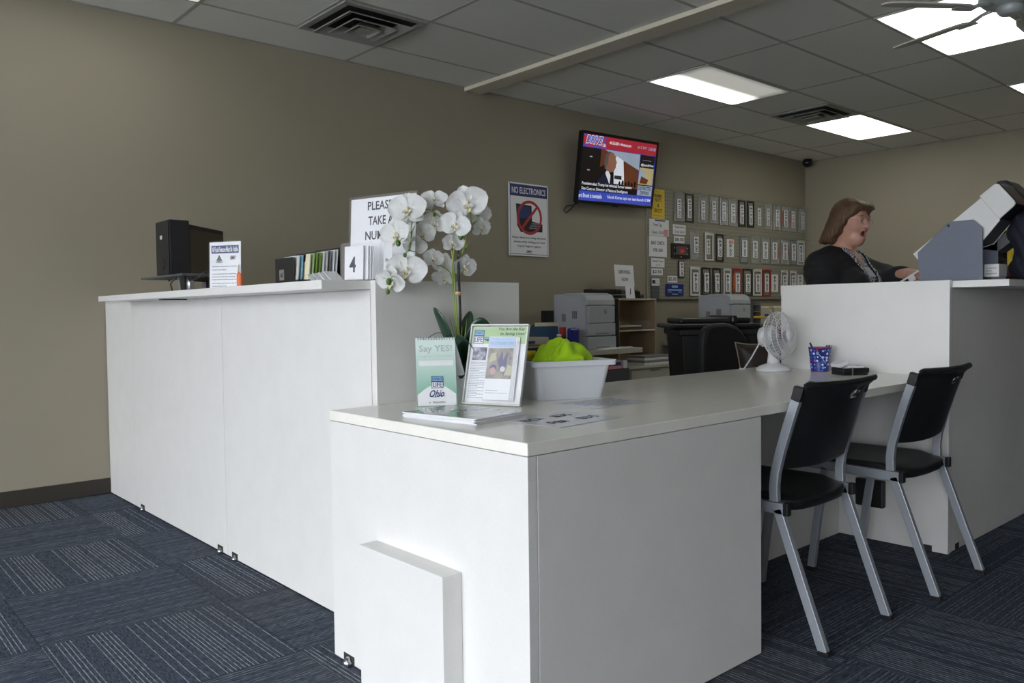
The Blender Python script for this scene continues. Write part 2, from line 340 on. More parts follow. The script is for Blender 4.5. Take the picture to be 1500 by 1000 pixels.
class MB:
    def __init__(s, m=None): s.v = []; s.f = []; s.fm = []; s.sm = []; s.mats = []; s.M = Matrix(); s.cur = m
    def mi(s, m):
        m = m or s.cur
        if isinstance(m, str): m = M[m]
        if m not in s.mats: s.mats.append(m)
        return s.mats.index(m)
    def add(s, vs, fs, m=None, smooth=False):
        o = len(s.v); i = s.mi(m)
        s.v += [tuple(s.M @ Vector(p)) for p in vs]
        for f in fs: s.f.append(tuple(o+k for k in f)); s.fm.append(i); s.sm.append(smooth)
        return s
    def box(s, x0, x1, y0, y1, z0, z1, m=None):
        return s.add([(x0, y0, z0), (x1, y0, z0), (x1, y1, z0), (x0, y1, z0), (x0, y0, z1), (x1, y0, z1), (x1, y1, z1), (x0, y1, z1)],
                     [(3, 2, 1, 0), (4, 5, 6, 7), (0, 1, 5, 4), (1, 2, 6, 5), (2, 3, 7, 6), (3, 0, 4, 7)], m)
    def prism(s, poly, z0, z1, m=None, smooth=False):
        n = len(poly); a = sum(poly[i][0]*poly[(i+1) % n][1]-poly[(i+1) % n][0]*poly[i][1] for i in range(n))
        if a < 0: poly = poly[::-1]
        vs = [(x, y, z0) for x, y in poly]+[(x, y, z1) for x, y in poly]
        s.add(vs, [tuple(range(n))[::-1], tuple(range(n, 2*n))], m)
        o = len(s.v)-2*n; i = s.mi(m)
        for k in range(n): s.f.append((o+k, o+(k+1) % n, o+n+(k+1) % n, o+n+k)); s.fm.append(i); s.sm.append(smooth)
        return s
    def rect(s, x0, x1, y0, y1, z=0, m=None): return s.add([(x0, y0, z), (x1, y0, z), (x1, y1, z), (x0, y1, z)], [(0, 1, 2, 3)], m)
    def poly(s, pts, z=0, m=None):
        n = len(pts); a = sum(pts[i][0]*pts[(i+1) % n][1]-pts[(i+1) % n][0]*pts[i][1] for i in range(n))
        if a < 0: pts = pts[::-1]
        return s.add([(x, y, z) for x, y in pts], [tuple(range(n))], m)
    def disc(s, cx, cy, rx, ry, z=0, m=None, n=28): return s.poly([(cx+rx*math.cos(2*PI*k/n), cy+ry*math.sin(2*PI*k/n)) for k in range(n)], z, m)
    def tube(s, pts, r, n=8, m=None, caps=True, closed=False):
        P = [Vector(p) for p in pts]; k = len(P); rr = r if isinstance(r, (list, tuple)) else [r]*k
        vs = []; up = None
        for i, p in enumerate(P):
            a = P[(i-1) % k] if (closed or i) else P[i]; b = P[(i+1) % k] if (closed or i < k-1) else P[i]
            t = (b-a).normalized() if (b-a).length > 1e-9 else Vector((0, 0, 1))
            if up is None: up = t.orthogonal().normalized()
            up = (up-t*up.dot(t)); up = up.normalized() if up.length > 1e-6 else t.orthogonal().normalized()
            w = t.cross(up)
            for j in range(n):
                q = 2*PI*j/n; vs.append(tuple(p+(up*math.cos(q)+w*math.sin(q))*rr[i]))
        fs = []
        for i in range(k if closed else k-1):
            for j in range(n):
                a, b = i*n+j, i*n+(j+1) % n; c, d = ((i+1) % k)*n+(j+1) % n, ((i+1) % k)*n+j
                fs.append((a, b, c, d))
        s.add(vs, fs, m, True)
        if caps and not closed: 
            o = len(s.v)-k*n; i = s.mi(m)
            s.f += [tuple(o+j for j in range(n))[::-1], tuple(o+(k-1)*n+j for j in range(n))]; s.fm += [i, i]; s.sm += [False, False]
        return s
    def bar(s, pts, w, d, side, m=None):
        """rectangular tube along pts; side = fixed width direction"""
        P = [Vector(p) for p in pts]; S = Vector(side).normalized(); vs = []
        for i, p in enumerate(P):
            a = P[max(i-1, 0)]; b = P[min(i+1, len(P)-1)]; t = (b-a).normalized(); w2 = t.cross(S).normalized()
            for q, e in ((-1, -1), (1, -1), (1, 1), (-1, 1)): vs.append(tuple(p+S*(q*w/2)+w2*(e*d/2)))
        fs = [(3, 2, 1, 0), tuple(4*(len(P)-1)+k for k in range(4))]
        for i in range(len(P)-1):
            for j in range(4): fs.append((i*4+j, i*4+(j+1) % 4, i*4+4+(j+1) % 4, i*4+4+j))
        return s.add(vs, fs, m)
    def lathe(s, prof, n=28, m=None, caps=True, smooth=True):
        vs = [(r*math.cos(2*PI*j/n), r*math.sin(2*PI*j/n), z) for r, z in prof for j in range(n)]
        fs = [(i*n+j, i*n+(j+1) % n, (i+1)*n+(j+1) % n, (i+1)*n+j) for i in range(len(prof)-1) for j in range(n)]
        s.add(vs, fs, m, smooth)
        if caps:
            o = len(s.v)-len(vs); i = s.mi(m); k = (len(prof)-1)*n
            s.f += [tuple(o+j for j in range(n))[::-1], tuple(o+k+j for j in range(n))]; s.fm += [i, i]; s.sm += [False, False]
        return s
    def ball(s, c, r, m=None, n=14):
        r = r if isinstance(r, (list, tuple)) else (r, r, r); vs = [(c[0], c[1], c[2]-r[2])]
        for i in range(1, n):
            for j in range(n*2):
                a = PI*i/n; q = PI*j/n; vs.append((c[0]+r[0]*math.sin(a)*math.cos(q), c[1]+r[1]*math.sin(a)*math.sin(q), c[2]-r[2]*math.cos(a)))
        vs.append((c[0], c[1], c[2]+r[2])); k = 2*n; fs = [(0, 1+(j+1) % k, 1+j) for j in range(k)]
        for i in range(n-2):
            for j in range(k): fs.append((1+i*k+j, 1+i*k+(j+1) % k, 1+(i+1)*k+(j+1) % k, 1+(i+1)*k+j))
        e = len(vs)-1; fs += [(e, 1+(n-2)*k+j, 1+(n-2)*k+(j+1) % k) for j in range(k)]
        return s.add(vs, fs, m, True)
    def text(s, body, x, y, h, w=None, al='c', m='ink', z=.0004, shear=0, off=.018, rot=0):
        """lettering centred (or left aligned) on x,y; h = overall height, w = overall width it is squeezed into"""
        vs, fs = text_geo(body, shear, off)
        if not vs: return s
        x0 = min(v[0] for v in vs); x1 = max(v[0] for v in vs); y0 = min(v[1] for v in vs); y1 = max(v[1] for v in vs)
        sy = h/max(y1-y0, 1e-6); sx = (w/max(x1-x0, 1e-6)) if w else sy*.9
        W = (x1-x0)*sx; ox = -W/2 if al == 'c' else 0
        pts = [((v[0]-x0)*sx+ox, (v[1]-(y0+y1)/2)*sy) for v in vs]
        c, n = math.cos(rot), math.sin(rot)
        return s.add([(x+a*c-b*n, y+a*n+b*c, z) for a, b in pts], fs, m)
    def frame(s, x0, x1, y0, y1, t, z0, z1, m=None):
        s.box(x0, x1, y0, y0+t, z0, z1, m); s.box(x0, x1, y1-t, y1, z0, z1, m); s.box(x0, x0+t, y0+t, y1-t, z0, z1, m); return s.box(x1-t, x1, y0+t, y1-t, z0, z1, m)
    def lines(s, x0, x1, ys, h, m='greyink', z=.0004, seed=1):
        rnd = random.Random(seed)
        for y in ys: 
            x = x0; e = x1-(x1-x0)*rnd.choice((0, .05, .1, .45))
            while x < e:
                w = rnd.uniform(.04, .12)*(x1-x0)
                s.rect(x, min(x+w, e), y-h/2, y+h/2, z, m); x += w+.018*(x1-x0)
        return s
    def build(s, name, parent=None, bevel=0, seg=2, loc=None, rotz=0):
        me = bpy.data.meshes.new(name); me.from_pydata(s.v, [], s.f)
        for m in s.mats: me.materials.append(m)
        me.polygons.foreach_set('material_index', s.fm); me.polygons.foreach_set('use_smooth', s.sm); me.update()
        o = bpy.data.objects.new(name, me); COL.objects.link(o)
        if parent: o.parent = parent
        if loc: o.location = loc
        o.rotation_euler.z = rotz
        if bevel:
            b = o.modifiers.new('bevel', 'BEVEL'); b.width = bevel; b.segments = seg; b.limit_method = 'ANGLE'; b.angle_limit = R(40)
        return o

def thing(name, label, cat, loc=(0, 0, 0), rotz=0, group=None):
    o = bpy.data.objects.new(name, None); COL.objects.link(o); o.empty_display_size = .1
    o.location = loc; o.rotation_euler.z = rotz
    return tag(o, label, cat, group)
def tag(o, label, cat, group=None):
    o['label'] = label; o['category'] = cat
    if group: o['group'] = group
    return o
def struct(o): o['kind'] = 'structure'; return o
def part(name, mb, parent, bevel=0, label=None):
    o = mb.build(name, parent, bevel)
    if label: o['label'] = label
    return o
def dup(root, loc, rotz, label, group=None):
    r = root.copy(); COL.objects.link(r); r.location = loc; r.rotation_euler.z = rotz; r['label'] = label
    if group: r['group'] = group
    for ch in list(root.children):
        c = ch.copy(); COL.objects.link(c); c.parent = r
        for gc in list(ch.children):
            d = gc.copy(); COL.objects.link(d); d.parent = c
    return r
def frm(o, right, up):
    """matrix with local x = right, y = up, z = out of the face"""
    r = Vector(right).normalized(); u = Vector(up); u = (u-r*u.dot(r)).normalized(); n = r.cross(u)
    m = Matrix((r, u, n)).transposed().to_4x4(); m.translation = Vector(o); return m
def onwall(x, z, y): return frm((x, y, z), (1, 0, 0), (0, 0, 1))
def align(o, m): o.matrix_world = m; return o

# ---- implicit surfaces (for bodies, hair and cloth)
def smin(a, b, k): h = np.clip(.5+.5*(b-a)/k, 0, 1); return b*(1-h)+a*h-k*h*(1-h)
def smax(a, b, k): return -smin(-a, -b, k)
def cap(p, a, b, ra, rb):
    a = np.array(a, float); b = np.array(b, float); ab = b-a; t = np.clip(((p-a)@ab)/max(ab@ab, 1e-9), 0, 1)
    return np.linalg.norm(p-a-t[..., None]*ab, axis=-1)-(ra+(rb-ra)*t)
def ell(p, c, r, rot=None):
    q = p-np.array(c, float)
    if rot is not None: q = q@np.array(rot)
    r = np.array(r, float); k0 = np.linalg.norm(q/r, axis=-1); k1 = np.linalg.norm(q/(r*r), axis=-1)
    return k0*(k0-1)/np.maximum(k1, 1e-9)
def nets(f, lo, hi, h):
    n = [int(math.ceil((hi[i]-lo[i])/h))+1 for i in range(3)]
    ax = [np.array(lo[i]+h*np.arange(n[i])) for i in range(3)]
    d = np.empty(n)
    for i0 in range(0, n[2], 24):
        g = np.stack(np.meshgrid(ax[0], ax[1], ax[2][i0:i0+24], indexing='ij'), -1); d[:, :, i0:i0+24] = f(g)
    ins = d < 0
    c = [n[i]-1 for i in range(3)]; acc = np.zeros(c+[3]); cnt = np.zeros(c)
    cor = [(i, j, k) for i in (0, 1) for j in (0, 1) for k in (0, 1)]
    sl = lambda o: tuple(slice(o[i], o[i]+c[i]) for i in range(3))
    for a in cor:
        for x in range(3):
            if a[x]: continue
            b = list(a); b[x] = 1
            da, db = d[sl(a)], d[sl(b)]; m = (da < 0) != (db < 0)
            t = np.where(m, da/np.where(m, da-db, 1), 0)
            p = np.zeros(c+[3]); 
            for y in range(3): p[..., y] = a[y]
            p[..., x] += t
            acc += np.where(m[..., None], p, 0); cnt += m
    act = cnt > 0; idx = -np.ones(c, int); idx[act] = np.arange(act.sum())
    cell = np.argwhere(act); V = (cell+acc[act]/cnt[act][:, None])*h+np.array(lo)
    F = []
    for x in range(3):
        y, z = (x+1) % 3, (x+2) % 3
        s0 = [slice(None)]*3; s1 = [slice(None)]*3; s0[x] = slice(0, -1); s1[x] = slice(1, None)
        m = ins[tuple(s0)] != ins[tuple(s1)]
        e = np.argwhere(m); e = e[(e[:, y] > 0) & (e[:, z] > 0) & (e[:, y] < c[y]) & (e[:, z] < c[z])]
        if not len(e): continue
        fl = ins[tuple(e.T)]
        q = []
        for dy, dz in ((1, 1), (0, 1), (0, 0), (1, 0)):
            t = e.copy(); t[:, y] -= dy; t[:, z] -= dz; q.append(idx[tuple(t.T)])
        q = np.stack(q, 1); q[~fl] = q[~fl][:, ::-1]; F.append(q)
    return V, np.concatenate(F)
def blob(name, f, lo, hi, h, m, parent=None):
    V, F = nets(f, lo, hi, h); me = bpy.data.meshes.new(name); me.from_pydata(V.tolist(), [], F.tolist())
    me.materials.append(M[m]); me.polygons.foreach_set('use_smooth', [True]*len(me.polygons)); me.update()
    o = bpy.data.objects.new(name, me); COL.objects.link(o)
    if parent: o.parent = parent
    return o

# ------------------------------------------------------------------ the room
W, H, HD, HT = 5.2815, 2.895, .7717, 1.177
X0, XD, YD, YT, XR, XB = 1.417, 1.2416, 1.3534, 2.2628, 3.6807, 9.667
XF, YR = -5.0, -3.8
struct(MB('carpet').box(XF, XB, YR, W, -.1, 0).build('floor'))
struct(MB('ceil').box(XF, XB, YR, W, H+.006, H+.12).build('ceiling'))
struct(MB('wall').box(XF-.15, XB+.15, W, W+.15, -.1, H+.12).build('wall_left'))
struct(MB('wall').box(XB, XB+.15, YR, W, -.1, H+.12).build('wall_back'))
struct(MB('wall').box(XF-.15, XB+.15, YR-.15, YR, -.1, H+.12).build('wall_right'))
# street wall with three shop windows behind the camera
wins = [(-3.5, -1.3), (-1.1, 1.2), (1.4, 3.7)]
zb, zt = .2, 2.8
b = MB('wallw'); ys = [YR]+[q for w_ in wins for q in w_]+[W]
for i in range(0, len(ys), 2): b.box(XF-.15, XF, ys[i], ys[i+1], 0, H+.1)
for y0, y1 in wins: b.box(XF-.15, XF, y0, y1, 0, zb); b.box(XF-.15, XF, y0, y1, zt, H+.1)
struct(b.build('wall_front'))
for i, (y0, y1) in enumerate(wins):
    b = MB('dgrey'); b.M = frm((XF-.08, 0, 0), (0, 1, 0), (0, 0, 1)); b.frame(y0, y1, zb, zt, .05, -.03, .03)
    o = struct(b.build('window_%d' % (i+1)))
    b = MB('glass'); b.box(XF-.084, XF-.078, y0+.05, y1-.05, zb+.05, zt-.05); b.build('pane', o)
struct(MB('ground').box(-40, XF-.15, -30, 30, -.2, -.1).build('ground'))
# vinyl base
b = MB('base'); b.box(XF, X0-.002, W-.012, W, 0, .095); b.box(2.1, XB, W-.012, W, 0, .095); struct(b.build('baseboard_left', bevel=.004))
struct(MB('base').box(XB-.012, XB, YR, W-.012, 0, .095).build('baseboard_back', bevel=.004))
# suspended ceiling grid
XL = [-4.233, -3.014, -1.795, -.576, .643, 1.862, 3.088]; XRt = [5.2, 6.42, 7.65, 8.87]
YG = [4.832-.6096*k for k in range(15)]
b = MB('tbar'); tb = .012
for x in XL+XRt: b.box(x-tb, x+tb, YR, W, H+.0045, H+.0066)
for y in YG: b.box(XF, 4.2, y-tb, y+tb, H+.0046, H+.0066); b.box(4.35, XB, y-tb, y+tb, H+.0046, H+.0066)
b.box(2.47, 2.494, YG[1], YG[0], H+.0045, H+.0066); b.box(7.02, 7.044, YG[2], YG[1], H+.0045, H+.0066)
b.box(XF, XB, W-.022, W, H+.0045, H+.0066); b.box(XB-.022, XB, YR, W, H+.0045, H+.0066)
struct(b.build('trim_1'))
struct(MB('beam').box(4.19, 4.362, YR, W, H-.027, H+.004).build('trim_2', bevel=.003))

# ------------------------------------------------------------------ ceiling fittings
def ceiling_light(x0, y1, label, half=False, lens=None):
    t = thing('ceiling_light', label, 'ceiling light', (x0+.6096, y1-.3048, H), 0, 'fluorescent ceiling panels')
    b = MB('tbar'); b.frame(-.6, .6, -.295, .295, .012, -.004, .03); part('frame', b, t)
    b = MB(lens or ('lt_half' if half else 'lt')); b.box(-.588, .588, -.283, .283, -.001, .004); part('diffuser', b, t)
    return t
ceiling_light(5.2, YG[1], 'fluorescent ceiling panel with one long side gone dim', True)
ceiling_light(7.65, YG[1], 'bright fluorescent ceiling panel touching the far air vent')
ceiling_light(5.2, YG[4], 'bright fluorescent ceiling panel behind the ceiling fan blades')
ceiling_light(7.65, YG[4], 'bright fluorescent ceiling panel cut by the right edge of the photo')
ceiling_light(.643, YG[0], 'fluorescent ceiling panel at the top left, only its corner in view', lens='lt_dim')
def air_vent(x0, y1, label):
    t = thing('air_vent', label, 'air vent', (x0+.3, y1-.3, H), 0, 'square ceiling diffusers')
    b = MB('ventdark'); b.box(-.27, .27, -.27, .27, -.002, .004); part('duct_opening', b, t)
    b = MB('vent'); b.frame(-.298, .298, -.298, .298, .045, -.008, .004); part('frame', b, t, .003)
    for k, (r0, r1, z) in enumerate(((.235, .165, -.014), (.16, .10, -.020), (.09, .045, -.026))):
        q = MB('vent'); n = []
        for r, zz in ((r0, z-.016), (r1, -.001), (r1-.004, -.001), (r0-.006, z-.020)): n += [(-r, -r, zz), (r, -r, zz), (r, r, zz), (-r, r, zz)]
        fs = [(i*4+j, i*4+(j+1) % 4, ((i+1) % 4)*4+(j+1) % 4, ((i+1) % 4)*4+j) for i in range(4) for j in range(4)]
        q.add(n, fs); part('louver', q, t)
    q = MB('vent'); q.box(-.045, .045, -.045, .045, -.04, -.034); q.box(-.006, .006, -.006, .006, -.034, 0); part('centre_plate', q, t, .002)
air_vent(2.485, YG[0], 'square ceiling air vent nearest the camera, above the take a number sign')
air_vent(7.04, YG[1], 'square ceiling air vent farther off, between two light panels')

t = thing('ceiling_fan', 'grey ceiling fan hanging below the lit panel at top right', 'ceiling fan', (4.8, 1.48, 0))
b = MB('fanhub'); b.lathe([(.06, 2.88), (.075, 2.86), (.06, 2.82), (.02, 2.80)], m='fanhub'); part('canopy', b, t)
part('downrod', MB('fanhub').tube([(0, 0, 2.70), (0, 0, 2.84)], .013, 12), t)
part('motor_housing', MB('fanhub').lathe([(.03, 2.74), (.10, 2.73), (.145, 2.70), (.15, 2.66), (.12, 2.63), (.06, 2.622)][::-1]), t)
part('switch_housing', MB('fanhub').lathe([(.02, 2.578), (.05, 2.581), (.062, 2.596), (.065, 2.615), (.05, 2.63)]), t)
for k in range(5):
    a = R(73+72*k); mm = Matrix.Rotation(a, 4, 'Z')
    b = MB('fanblade'); b.M = mm @ Matrix.Translation((.24, 0, 2.612)) @ Matrix.Rotation(R(-11), 4, 'X')
    pl = [(0, -.045), (.06, -.058), (.36, -.066), (.44, -.055), (.46, -.02), (.46, .02), (.44, .055), (.36, .066), (.06, .058), (0, .045)]
    b.prism(pl, -.004, .004); o = part('blade', b, t)
    b = MB('fanhub'); b.M = mm; b.tube([(.10, 0, 2.632), (.16, 0, 2.625), (.22, 0, 2.605)], [.012, .010, .012], 8); b.box(.20, .31, -.03, .03, 2.598, 2.606); part('blade_bracket', b, o)

t = thing('security_camera', 'small black dome security camera in the far ceiling corner', 'security camera', (9.5, 5.16, 2.855))
part('mount', MB('black').lathe([(.055, .02), (.055, .04)]), t)
part('dome', MB('gloss').ball((0, 0, 0), (.062, .062, .055)), t)

# ------------------------------------------------------------------ counters
t = thing('service_counter', 'tall white laminate counter along the left wall with overhanging top', 'counter', (0, 0, 0), 0, 'tall laminate counters')
yb = 2.2928
part('side_panel', MB('lam').box(X0, 2.0424, YT, yb, 0, HT), t, .0015, 'grey-looking end panel facing the writing desk')
seams = [yb+.002, 3.522, 4.779, W-.004]
for i in range(3): part('front_panel', MB('lam').box(X0, X0+.02, seams[i]+.0015, seams[i+1]-.0015, .006, HT-.03), t, .001)
part('backing', MB('joint').box(X0+.021, X0+.03, yb, W-.004, .0, HT-.032), t)
part('countertop', MB('lam').box(XD, 2.0, yb+.001, 4.747, HT-.029, HT), t, .002)
part('countertop', MB('lam').box(X0, 2.0, 4.749, W-.003, HT-.029, HT), t, .002)
part('work_side_panel', MB('lam').box(1.96, 1.98, yb, W-.004, 0, HT-.03), t)
for y in (4.68, 3.60, 3.44):
    b = MB('joint'); b.box(X0-.0012, X0+.01, y-.03, y+.03, .002, .032); b.M = Matrix.Translation((X0-.004, y-.006, 0)); b.lathe([(.014, 0), (.014, .012), (.009, .016), (.006, .024)], 12, 'steel'); part('leveling_foot', b, t)
part('bracket', MB('black').box(XD+.05, X0-.01, 3.9, 3.94, HT-.034, HT-.029), t)

t = thing('writing_desk', 'low white laminate desk with a glossy top and kneehole', 'desk', (0, 0, 0))
part('desktop', MB('lamtop').box(XD, XR-.002, YD, YT-.002, HD-.031, HD), t, .0025)
zt_ = HD-.0325
part('front_panel', MB('lam').box(XD+.001, XD+.03, YD+.001, YT-.003, .004, zt_), t, .0012)
part('side_panel', MB('lam').box(XD+.032, 2.2164, YD+.001, YD+.026, .004, zt_), t, .0012)
part('kneehole_panel', MB('lam').box(2.190, 2.2164, YD+.028, 1.86, .004, zt_), t, .001)
part('modesty_panel', MB('lam').box(2.2170, XR-.003, 1.835, 1.86, .004, zt_), t, .001)
part('backing', MB('joint').box(XD+.031, 2.18, YD+.0262, YT-.01, .01, zt_-.002), t)
part('access_panel', MB('lam').box(XD-.06, XD+.0005, 1.604, 2.0, .003, .418), t, .0015)
b = MB('joint'); b.box(XD-.0012, XD+.01, 2.14, 2.2, .002, .03); b.M = Matrix.Translation((XD-.006, 2.165, 0)); b.lathe([(.017, 0), (.017, .014), (.010, .019), (.006, .026)], 14, 'steel'); part('leveling_foot', b, t)

t = thing('service_counter', 'tall white laminate counter on the right where the woman stands', 'counter', (0, 0, 0), 0, 'tall laminate counters')
part('side_panel', MB('lam').box(XR, XR+.03, YD, 2.139, .004, HT+.003), t, .002, 'pale end panel facing the desk')
part('front_panel', MB('lam').box(XR+.055, 6.6, YD+.006, YD+.028, .004, HT-.03), t, .001)
part('corner_strip', MB('edge').box(XR+.031, XR+.052, YD+.004, YD+.03, .004, HT-.03), t, .001)
part('countertop', MB('lam').box(XR+.031, 6.6, 1.138, 1.98, HT-.029, HT), t, .002)
part('work_side_panel', MB('lam').box(XR+.031, 6.6, 1.9, 1.92, .004, HT-.03), t)
for p in ((XR-.001, 1.44, 0), (XR+.12, YD+.004, 1)):
    b = MB('joint')
    if p[2] == 0: b.box(p[0]-.0004, p[0]+.012, p[1]-.022, p[1]+.022, .003, .03)
    else: b.box(p[0]-.022, p[0]+.022, p[1]+.0012, p[1]+.012, .003, .03)
    part('leveling_foot', b, t)
tag(MB('black').box(XR-.035, XR, 1.615, 1.745, .16, .285).build('power_adapter_box', bevel=.008), 'black plastic box fixed low on the counter panel under the desk', 'box')

# ------------------------------------------------------------------ chairs
def make_chair():
    t = thing('chair', '', 'chair')
    wx = .218
    def up(s): return [(s*wx, .19, .452), (s*wx, .192, .50), (s*wx, .186, .55), (s*wx, .168, .62), (s*wx, .144, .70), (s*wx, .122, .765), (s*wx, .110, .80)]
    for s in (-1, 1):
        part('back_upright', MB('silver').bar(up(s), .021, .030, (1, 0, 0)), t, .002)
        part('seat_rail', MB('silver').bar([(s*wx, .155, .432), (s*wx, .62, .442)], .022, .036, (1, 0, 0)), t, .002)
        part('rail_cap', MB('black').box(s*wx-.0125, s*wx+.0125, .140, .157, .412, .452), t, .002)
        part('leg', MB('silver').bar([(s*wx, .178, .43), (s*wx, .094, .20), (s*wx, .024, .012)], .022, .030, (1, 0, 0)), t, .002)
        part('leg', MB('silver').bar([(s*wx, .45, .43), (s*wx, .485, .2), (s*wx, .508, .012)], .022, .030, (1, 0, 0)), t, .002)
        b = MB('black'); b.box(s*wx-.0125, s*wx+.0125, .006, .040, 0, .016); part('foot_cap', b, t, .002)
        b = MB('black'); b.box(s*wx-.0125, s*wx+.0125, .492, .526, 0, .016); part('foot_cap', b, t, .002)
        b = MB('black'); p = up(s); b.bar([(s*wx, .1165, .780), p[-1], (s*wx, .103, .826)], .025, .034, (1, 0, 0)); part('upright_cap', b, t, .005)
    # moulded seat: rounded pan with a rolled rear edge
    nx, ny = 18, 20; vs = []; fs = []
    def sp(u, v):
        x = (u-.5)*2; y = v; sx = .202*(1-.06*max(0, (y-.55)/.45)); e = (1-abs(x)**2.6)
        yy = (.132+.055*abs(x)**6)+(.665-.132-.05*abs(x)**3-.055*abs(x)**6)*y
        zz = .470-.018*e*math.sin(PI*min(1, y*1.05))-.035*max(0, .16-y)/.16*.6-.03*max(0, y-.85)/.15+.004*abs(x)
        return (x*sx, yy, zz)
    for j in range(ny+1):
        for i in range(nx+1): vs.append(sp(i/nx, j/ny))
    n1 = len(vs); vs += [(x*.985, y*.985+.008, z-.034) for x, y, z in vs[:n1]]
    q = lambda i, j: j*(nx+1)+i
    for j in range(ny):
        for i in range(nx): fs.append((q(i, j), q(i+1, j), q(i+1, j+1), q(i, j+1))); fs.append((n1+q(i, j+1), n1+q(i+1, j+1), n1+q(i+1, j), n1+q(i, j)))
    for i in range(nx): fs += [(q(i+1, 0), q(i, 0), n1+q(i, 0), n1+q(i+1, 0)), (q(i, ny), q(i+1, ny), n1+q(i+1, ny), n1+q(i, ny))]
    for j in range(ny): fs += [(q(0, j), q(0, j+1), n1+q(0, j+1), n1+q(0, j)), (q(nx, j+1), q(nx, j), n1+q(nx, j), n1+q(nx, j+1))]
    b = MB('black'); b.add(vs, fs, None, True); part('seat', b, t, .006)
    # backrest with a hand hole
    nx, nz = 28, 26; vs = []; fs = []; hole = set()
    def bp(u, v):
        x = (u-.5)*2; z = .548+.004*x*x*2+.272*v; lean = .176-.086*max(0, v)-.040*(1-x*x)*(.6+.3*v)-.008*(x > 0)*x*x
        w = .200+.030*max(0, v-.86)/.14
        return (x*w, lean-.016*max(0, v-.88)/.12, z+(0.006*(1-x*x))*(v > .9))
    for j in range(nz+1):
        for i in range(nx+1): vs.append(bp(i/nx, j/nz))
    n1 = len(vs); vs += [(x, y+.014, z) for x, y, z in vs[:n1]]
    q = lambda i, j: j*(nx+1)+i
    hi, hj = range(17, 23), range(21, 24)
    for j in range(nz):
        for i in range(nx):
            if i in hi and j in hj: continue
            fs.append((q(i, j), q(i+1, j), q(i+1, j+1), q(i, j+1))); fs.append((n1+q(i, j+1), n1+q(i+1, j+1), n1+q(i+1, j), n1+q(i, j)))
    ring = lambda i, j, k, l: fs.append((q(i, j), q(k, l), n1+q(k, l), n1+q(i, j)))
    for i in range(nx): ring(i+1, 0, i, 0); ring(i, nz, i+1, nz)
    for j in range(nz): ring(0, j, 0, j+1); ring(nx, j+1, nx, j)
    a0, a1, c0, c1 = hi[0], hi[-1]+1, hj[0], hj[-1]+1
    for i in hi: ring(i, c0, i+1, c0); ring(i+1, c1, i, c1)
    for j in hj: ring(a0, j+1, a0, j); ring(a1, j, a1, j+1)
    # round the hole by pulling its corners in
    for j in (c0, c1):
        for i in (a0, a1):
            mx, mz = vs[q((a0+a1)//2, (c0+c1)//2)][0], vs[q(a0, (c0+c1)//2)][2]
            for o in (0, n1):
                x, y, z = vs[o+q(i, j)]; vs[o+q(i, j)] = (x+(mx-x)*.28, y, z+((vs[q(a0, c0+1)][2]+vs[q(a0, c0+2)][2])/2-z)*.35)
    b = MB('black'); b.add(vs, fs, None, True); b.tube([(x_*1.0, y_+.008, z_+.004) for x_, y_, z_ in [bp(-.005+1.01*k/24, 1) for k in range(25)]], [.004]+[.0125]*23+[.006], 8); part('backrest', b, t, .003)
    b = MB('black'); b.box(-.206, .206, .555, .575, .425, .44); part('crossbar', b, t)
    return t
ch = make_chair(); ch.location = (2.561, 1.192, 0); ch['label'] = 'black folding-style chair with silver legs, nearer the desk corner'; ch['group'] = 'chairs at the desk'
dup(ch, (3.309, 1.150, 0), 0, 'black folding-style chair with silver legs, beside the right counter', 'chairs at the desk')

# ------------------------------------------------------------------ wall: sign, television, pegboard
t = thing('wall_sign', 'white and navy no electronics sign on the left wall', 'sign')
align(t, onwall(4.879, 1.864, W-.012))
b = MB('paper'); b.box(-.236, .236, -.316, .316, 0, .008); part('plate', b, t, .002)
b = MB('blue'); b.frame(-.222, .222, -.302, .302, .004, .008, .0085, 'blue'); b.rect(-.222, .222, .20, .302, .0087, 'blue')
b.text('NO ELECTRONICS', 0, .25, .055, .40, m='paper', z=.0092)
# laptop drawing under a red prohibition ring
b.poly([(-.14, -.055), (-.155, .135), (.03, .125), (.035, -.01), (.16, -.03), (.16, -.10), (-.10, -.11)], .0089, 'ink')
b.poly([(-.135, .01), (-.14, .12), (.015, .112), (.018, .015)], .0092, 'blue')
for k in range(3):
    for i in range(6): b.rect(.03+.018*i-.03*k/2, .043+.018*i-.03*k/2, -.035-.02*k, -.024-.02*k, .0093, 'greyink')
ring = []; n = 40
for i in range(n):
    a = 2*PI*i/n; c, s_ = math.cos(a), math.sin(a); ring += [(.005+.15*c, .02+.15*s_, .0097), (.005+.125*c, .02+.125*s_, .0097)]
b.add(ring, [(2*i, (2*i+2) % (2*n), (2*i+3) % (2*n), 2*i+1) for i in range(n)], 'red')
b.add([(-.103, -.075, .0096), (-.086, -.092, .0096), (.112, .115, .0096), (.095, .132, .0096)], [(0, 1, 2, 3)], 'red')
b.text('Please refrain from using electronic', 0, -.158, .022, .40, z=.009)
b.text('devices while visiting your local', 0, -.195, .022, .37, z=.009)
b.text('Deputy Registrar agency.', 0, -.232, .022, .28, z=.009)
b.text('BMV', 0, -.275, .02, .075, z=.009, shear=.4); b.rect(-.04, .03, -.289, -.286, .009, 'ink')
part('print', b, t)
for x, y in ((-.226, .306), (.226, .306), (-.226, -.306), (.226, -.306)): 
    b = MB('dgrey'); b.M = Matrix.Translation((x, y, .008)); b.lathe([(.005, 0), (.004, .002)], 10); part('screw', b, t)

